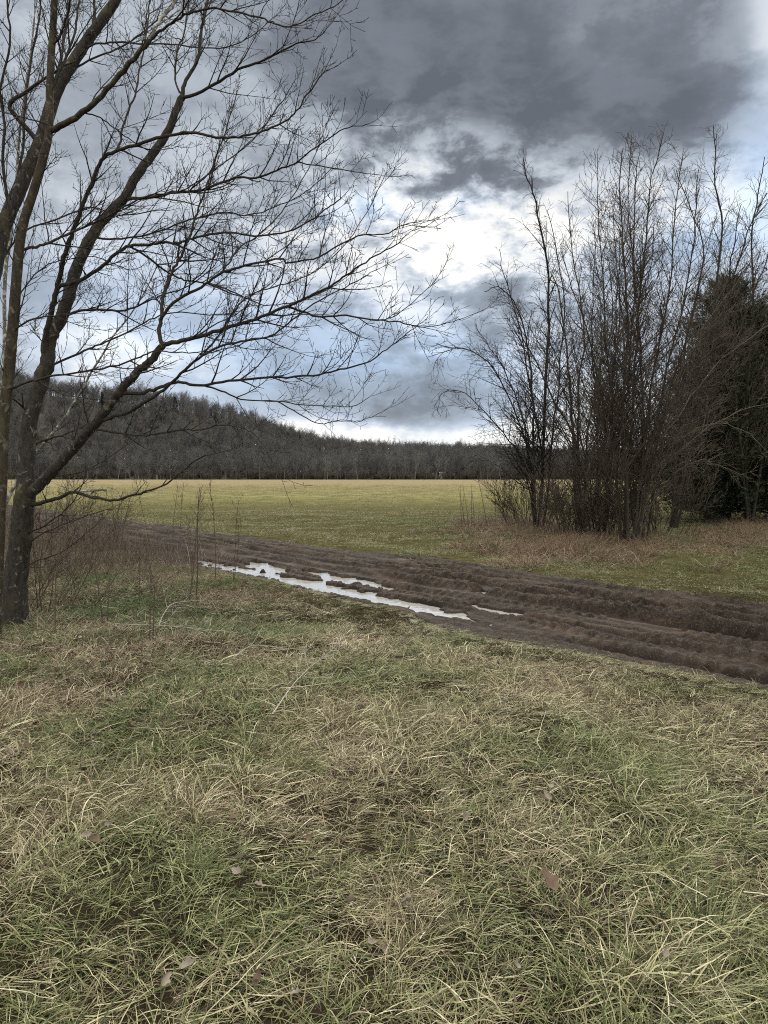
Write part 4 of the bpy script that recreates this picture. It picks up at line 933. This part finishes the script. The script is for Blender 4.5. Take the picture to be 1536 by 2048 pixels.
# long pale stems lying over the grass
def straw_mesh():
    T = Tubes(); p = np.array([0, 0, 0.0]); d = np.array([1, 0, 0.15]); L = rng.uniform(0.15, 0.38); pts = [p]
    for i in range(6): d = unit(d + rng.normal(size=3) * np.array([0.12, 0.16, 0.08])); p = p + d * L / 6; pts.append(p)
    T.add(pts, np.linspace(0.0022, 0.001, 7), 3); return T.build('straw_stem', M['straw_pale'], link=False)
M['straw_pale'] = plain_mat('straw_pale', (0.42, 0.36, 0.24), (0.72, 0.66, 0.50), 5, 0.6)
sm_ = [straw_mesh() for _ in range(6)]
x, y = sample(260, -6, 7, 1.3, 9, lambda x, y: near_ok(x, y) & (track_sn(x, y)[1] < 4.7))
scatter('straw_stems', lay(x, y, 0.08) + np.stack([x * 0, x * 0, rng.uniform(-0.02, 0.05, len(x))], -1), np.stack([x * 0, rng.normal(size=len(x)) * 0.12, rng.uniform(0, 6.28, len(x))], -1), rng.uniform(0.6, 1.2, len(x)), sm_, label='loose pale straw stems lying across the grass', cat='grass')

# ------------------------------------------------------------------ far wood
def far_tree_mesh(name, H, spread, lean, material, seed):
    T = Tubes(); K = dict(max=4, rmin=0.028, lv=[dict(seg=2, wob=0.04, up=0.2, sides=5, start=0.3),
        dict(seg=1.5, wob=0.09, up=0.5, sides=3, start=0.15, space=0.55, pair=0.3, ang=40, len=5.6 * spread, taper=0.25, r=0.10, rel=0.6),
        dict(seg=1.0, wob=0.12, up=0.4, sides=3, start=0.15, space=0.65, pair=0.3, ang=42, len=2.3 * spread, taper=0.4, r=0.055, rel=0.7),
        dict(seg=0.8, wob=0.1, up=0.3, sides=3, start=0.2, space=0.6, pair=0.2, ang=40, len=1.1, taper=0.3, r=0.04, rel=0.7)])
    p = np.array([0, 0, -0.5]); d = unit(np.array([lean, rng.normal() * 0.05, 1])); pts = [p]
    for i in range(8): d = unit(d + rng.normal(size=3) * 0.05 + np.array([0, 0, 0.03])); p = p + d * H * 0.72 / 8; pts.append(p)
    rad = np.linspace(0.22, 0.07, 9) * H / 15; T.add(pts, rad, 5)
    spawn(T, np.array(pts), rad, H, 1, K, rng.uniform(0.3, 0.5))
    return T.build(name, material, link=False)
def wood_mat(name, a, b):
    m, t, bs, out = mat(name); oi = t.new('ShaderNodeObjectInfo'); geo = t.new('ShaderNodeNewGeometry')
    n_ = t.noise(geo.outputs['Position'], 0.05, 3).outputs['Fac']
    f_ = t.m('ADD', t.m('MULTIPLY', oi.outputs['Random'], 0.7), t.m('MULTIPLY', n_, 0.4), clamp=True)
    t.link(t.mix(f_, a, b), bs.inputs['Base Color']); bs.inputs['Roughness'].default_value = 0.95; return m
M['wood_dark'] = wood_mat('wood_bark', (0.046, 0.047, 0.049), (0.118, 0.112, 0.104))  # grey bark, with a slight blue distance haze mixed into the darker colour
M['wood_bush'] = wood_mat('wood_bush', (0.045, 0.041, 0.036), (0.10, 0.088, 0.072))
M['wood_pale'] = wood_mat('wood_pale_bark', (0.09, 0.087, 0.08), (0.19, 0.18, 0.165))
far_src = [far_tree_mesh('far_tree', rng.uniform(12, 17), rng.uniform(0.7, 1.1), rng.normal() * 0.06, M['wood_dark'], i) for i in range(7)]
pale_src = [far_tree_mesh('far_tree', rng.uniform(12, 16), 0.8, rng.normal() * 0.06, M['wood_pale'], i) for i in range(2)]
def cross_bush(name, material):
    T = Tubes(); K = dict(max=3, rmin=0.03, lv=[dict(seg=0.6, wob=0.1, up=0.3, sides=3, start=0.1), dict(seg=0.5, wob=0.1, up=0.3, sides=3, start=0.2, space=0.35, pair=0.3, ang=40, len=1.4, taper=0.4, r=0.03, rel=0.8),
                                             dict(seg=0.5, wob=0.1, up=0.3, sides=3, start=0.2, space=0.35, pair=0.3, ang=40, len=0.7, taper=0.4, r=0.03, rel=0.8)])
    for i in range(16):
        a_ = rng.random() * 2 * PI; grow(T, np.array([math.cos(a_) * 1.2 * rng.random(), math.sin(a_) * rng.random(), -0.1]), unit(np.array([math.cos(a_) * 0.5, math.sin(a_) * 0.5, 1])), rng.uniform(1.5, 3.2), 0.04, 0, K)
    return T.build(name, material, link=False)
bush_src = [cross_bush('far_bush', M['wood_bush']) for _ in range(3)]
def wedge(n, y0, y1, u0=-0.72, u1=0.72):
    y = np.sqrt(rng.uniform(y0**2, y1**2, n)); x = rng.uniform(u0, u1, n) * y; return x, y
x, y = wedge(11000, 272, 640)
cl = fbm(x / 25, y / 25, 3); k = (cl > -0.40) & ((y < 500) | (x / y > -0.25)); x = x[k]; y = y[k]
idx = rng.integers(0, 9, len(x)); idx[(idx > 6) & (rng.random(len(x)) < 0.6)] = 1
srcs = far_src + pale_src
for i, s_ in enumerate(srcs): s_.name = 'far_tree_%02d' % i
scatter('woodland', lay(x, y), np.stack([x * 0, x * 0, rng.uniform(0, 6.28, len(x))], -1), np.clip(rng.normal(0.70, 0.15, len(x)), 0.4, 1.1), srcs, label='leafless grey wood covering the far ridge', cat='woodland', idx=idx)
x, y = wedge(1500, 264, 300); x2, y2 = wedge(1500, 300, 420); x = np.concatenate([x, x2]); y = np.concatenate([y, y2])
scatter('undergrowth', lay(x, y), np.stack([x * 0, x * 0, rng.uniform(0, 6.28, len(x))], -1), rng.uniform(0.35, 1.25, len(x)), bush_src, label='dark brown undergrowth along the far edge of the field', cat='undergrowth')
# the front rank of trees, each its own object
front = []
for i in range(190):
    u = -0.56 + 1.12 * (i + rng.random()) / 190; Y = rng.uniform(261, 276); x_ = u * Y
    src = srcs[int(rng.integers(0, 9))] if rng.random() > 0.04 else pale_src[0]
    o = src.copy(); o.name = 'far_bare_tree'; C.objects.link(o); s_ = rng.uniform(0.38, 0.85)
    o.location = (x_, Y, float(ground_h(x_, Y))); o.scale = (s_, s_, s_); o.rotation_euler = (0, 0, rng.uniform(0, 6.28))
    tag(o, 'small leafless tree in the front rank of the wood at the far field edge', 'tree', 'bare trees along the far field edge')
# dark conifers dotted along the ridge
m, t, bs, out = mat('far_conifer'); bs.inputs['Base Color'].default_value = (0.022, 0.03, 0.022, 1); bs.inputs['Roughness'].default_value = 0.9; M['far_conifer'] = m
def far_conifer():
    V = []; Tr = []; k = 0
    for i in range(900):
        h = rng.random() ** 0.8; r_ = (1 - h) * 2.6 + 0.2; a_ = rng.random() * 2 * PI; q_ = r_ * rng.random() ** 0.5; c = np.array([math.cos(a_) * q_, math.sin(a_) * q_, 1.5 + h * 11])
        for _ in range(3): V.append(c + rng.normal(size=3) * np.array([0.5, 0.5, 0.3]))
        Tr.append((k, k + 1, k + 2)); k += 3
    o = mesh_obj('far_conifer', V, None, Tr, M['far_conifer'], link=False, smooth=False); return o
fc = [far_conifer() for _ in range(3)]
n_c = 0
for (px, py) in [(205, 800), (330, 815), (350, 808), (520, 850), (540, 858), (575, 872), (600, 880), (735, 905), (660, 915), (760, 895), (858, 905), (700, 900), (640, 905), (790, 915), (860, 925), (480, 850), (430, 840)]:
    # walk along the sight line until it meets the ridge
    Y = 300.0
    while Y < 640:
        p = P(px, py + 22, Y)
        if ground_h(p[0], p[1]) > p[2]: break
        Y += 5
    if Y >= 640: Y = 560
    p = P(px, py, Y); o = fc[n_c % 3].copy(); C.objects.link(o); k_ = rng.uniform(0.45, 0.75); o.scale = (k_, k_, k_); o.location = (p[0], Y, float(ground_h(p[0], Y))); o.rotation_euler = (0, 0, rng.uniform(0, 6.28)); n_c += 1
    tag(o, 'dark conifer showing among the bare trees on the far ridge', 'tree', 'dark conifers on the far ridge')

# small far buildings
m, t, bs, out = mat('house_white'); bs.inputs['Base Color'].default_value = (0.75, 0.74, 0.70, 1); M['hw'] = m
m, t, bs, out = mat('house_roof'); bs.inputs['Base Color'].default_value = (0.60, 0.60, 0.58, 1); bs.inputs['Roughness'].default_value = 0.5; M['hr'] = m
m, t, bs, out = mat('house_window'); bs.inputs['Base Color'].default_value = (0.05, 0.06, 0.07, 1); bs.inputs['Roughness'].default_value = 0.2; M['hg'] = m
def box(name, x0, x1, y0, y1, z0, z1, material, parent):
    V = [(x0, y0, z0), (x1, y0, z0), (x1, y1, z0), (x0, y1, z0), (x0, y0, z1), (x1, y0, z1), (x1, y1, z1), (x0, y1, z1)]
    return mesh_obj(name, V, [(0, 3, 2, 1), (4, 5, 6, 7), (0, 1, 5, 4), (1, 2, 6, 5), (2, 3, 7, 6), (3, 0, 4, 7)], None, material, parent, smooth=False)
for (px, wd, hh, Y, lab) in [(753, 4, 1.6, 300, 'tiny pale shed deep in the far wood, leftmost of the buildings'), (838, 5.5, 1.3, 280, 'long low white trailer at the far field edge'),
                             (872, 2.6, 1.8, 279, 'small white house with a pale roof nearest the centre of the far treeline'), (883, 1.7, 2.2, 278, 'narrow bright white shed beside the small white house'), (912, 2.8, 1.6, 280, 'low pale building right of the bright white shed'), (808, 3, 1.1, 284, 'low grey building left of the long trailer')]:
    b = P(px, 950, Y); zb = float(ground_h(b[0], Y)); root = empty('far_house', (b[0], Y, zb)); tag(root, lab, 'building')
    h0 = wd / 2; box('wall', -h0, h0, 0, 4, -0.3, hh, M['hw'], root)
    V = [(-h0 - 0.3, -0.3, hh), (h0 + 0.3, -0.3, hh), (h0 + 0.3, 4.3, hh), (-h0 - 0.3, 4.3, hh), (-h0 - 0.3, 2, hh + 0.5), (h0 + 0.3, 2, hh + 0.5)]
    mesh_obj('roof', V, [(0, 1, 5, 4), (2, 3, 4, 5), (0, 3, 2, 1)], [(0, 4, 3), (1, 2, 5)], M['hr'], root, smooth=False)
    for q_ in (-0.5, 0.35): box('window', q_ * h0, q_ * h0 + 0.4, -0.04, 0.0, hh * 0.4, hh * 0.4 + 0.5, M['hg'], root)
# pale marker post at the field edge
o = None
b = P(314, 955, 255); zb = float(ground_h(b[0], 255)); root = empty('post', (b[0], 255, zb)); tag(root, 'small pale post at the far edge of the field on the left', 'post')
T = Tubes(); T.add([(0, 0, -0.1), (0, 0, 0.7), (0.02, 0, 1.5)], [0.12, 0.11, 0.10], 6); T.build('shaft', M['dead_wood'], root)
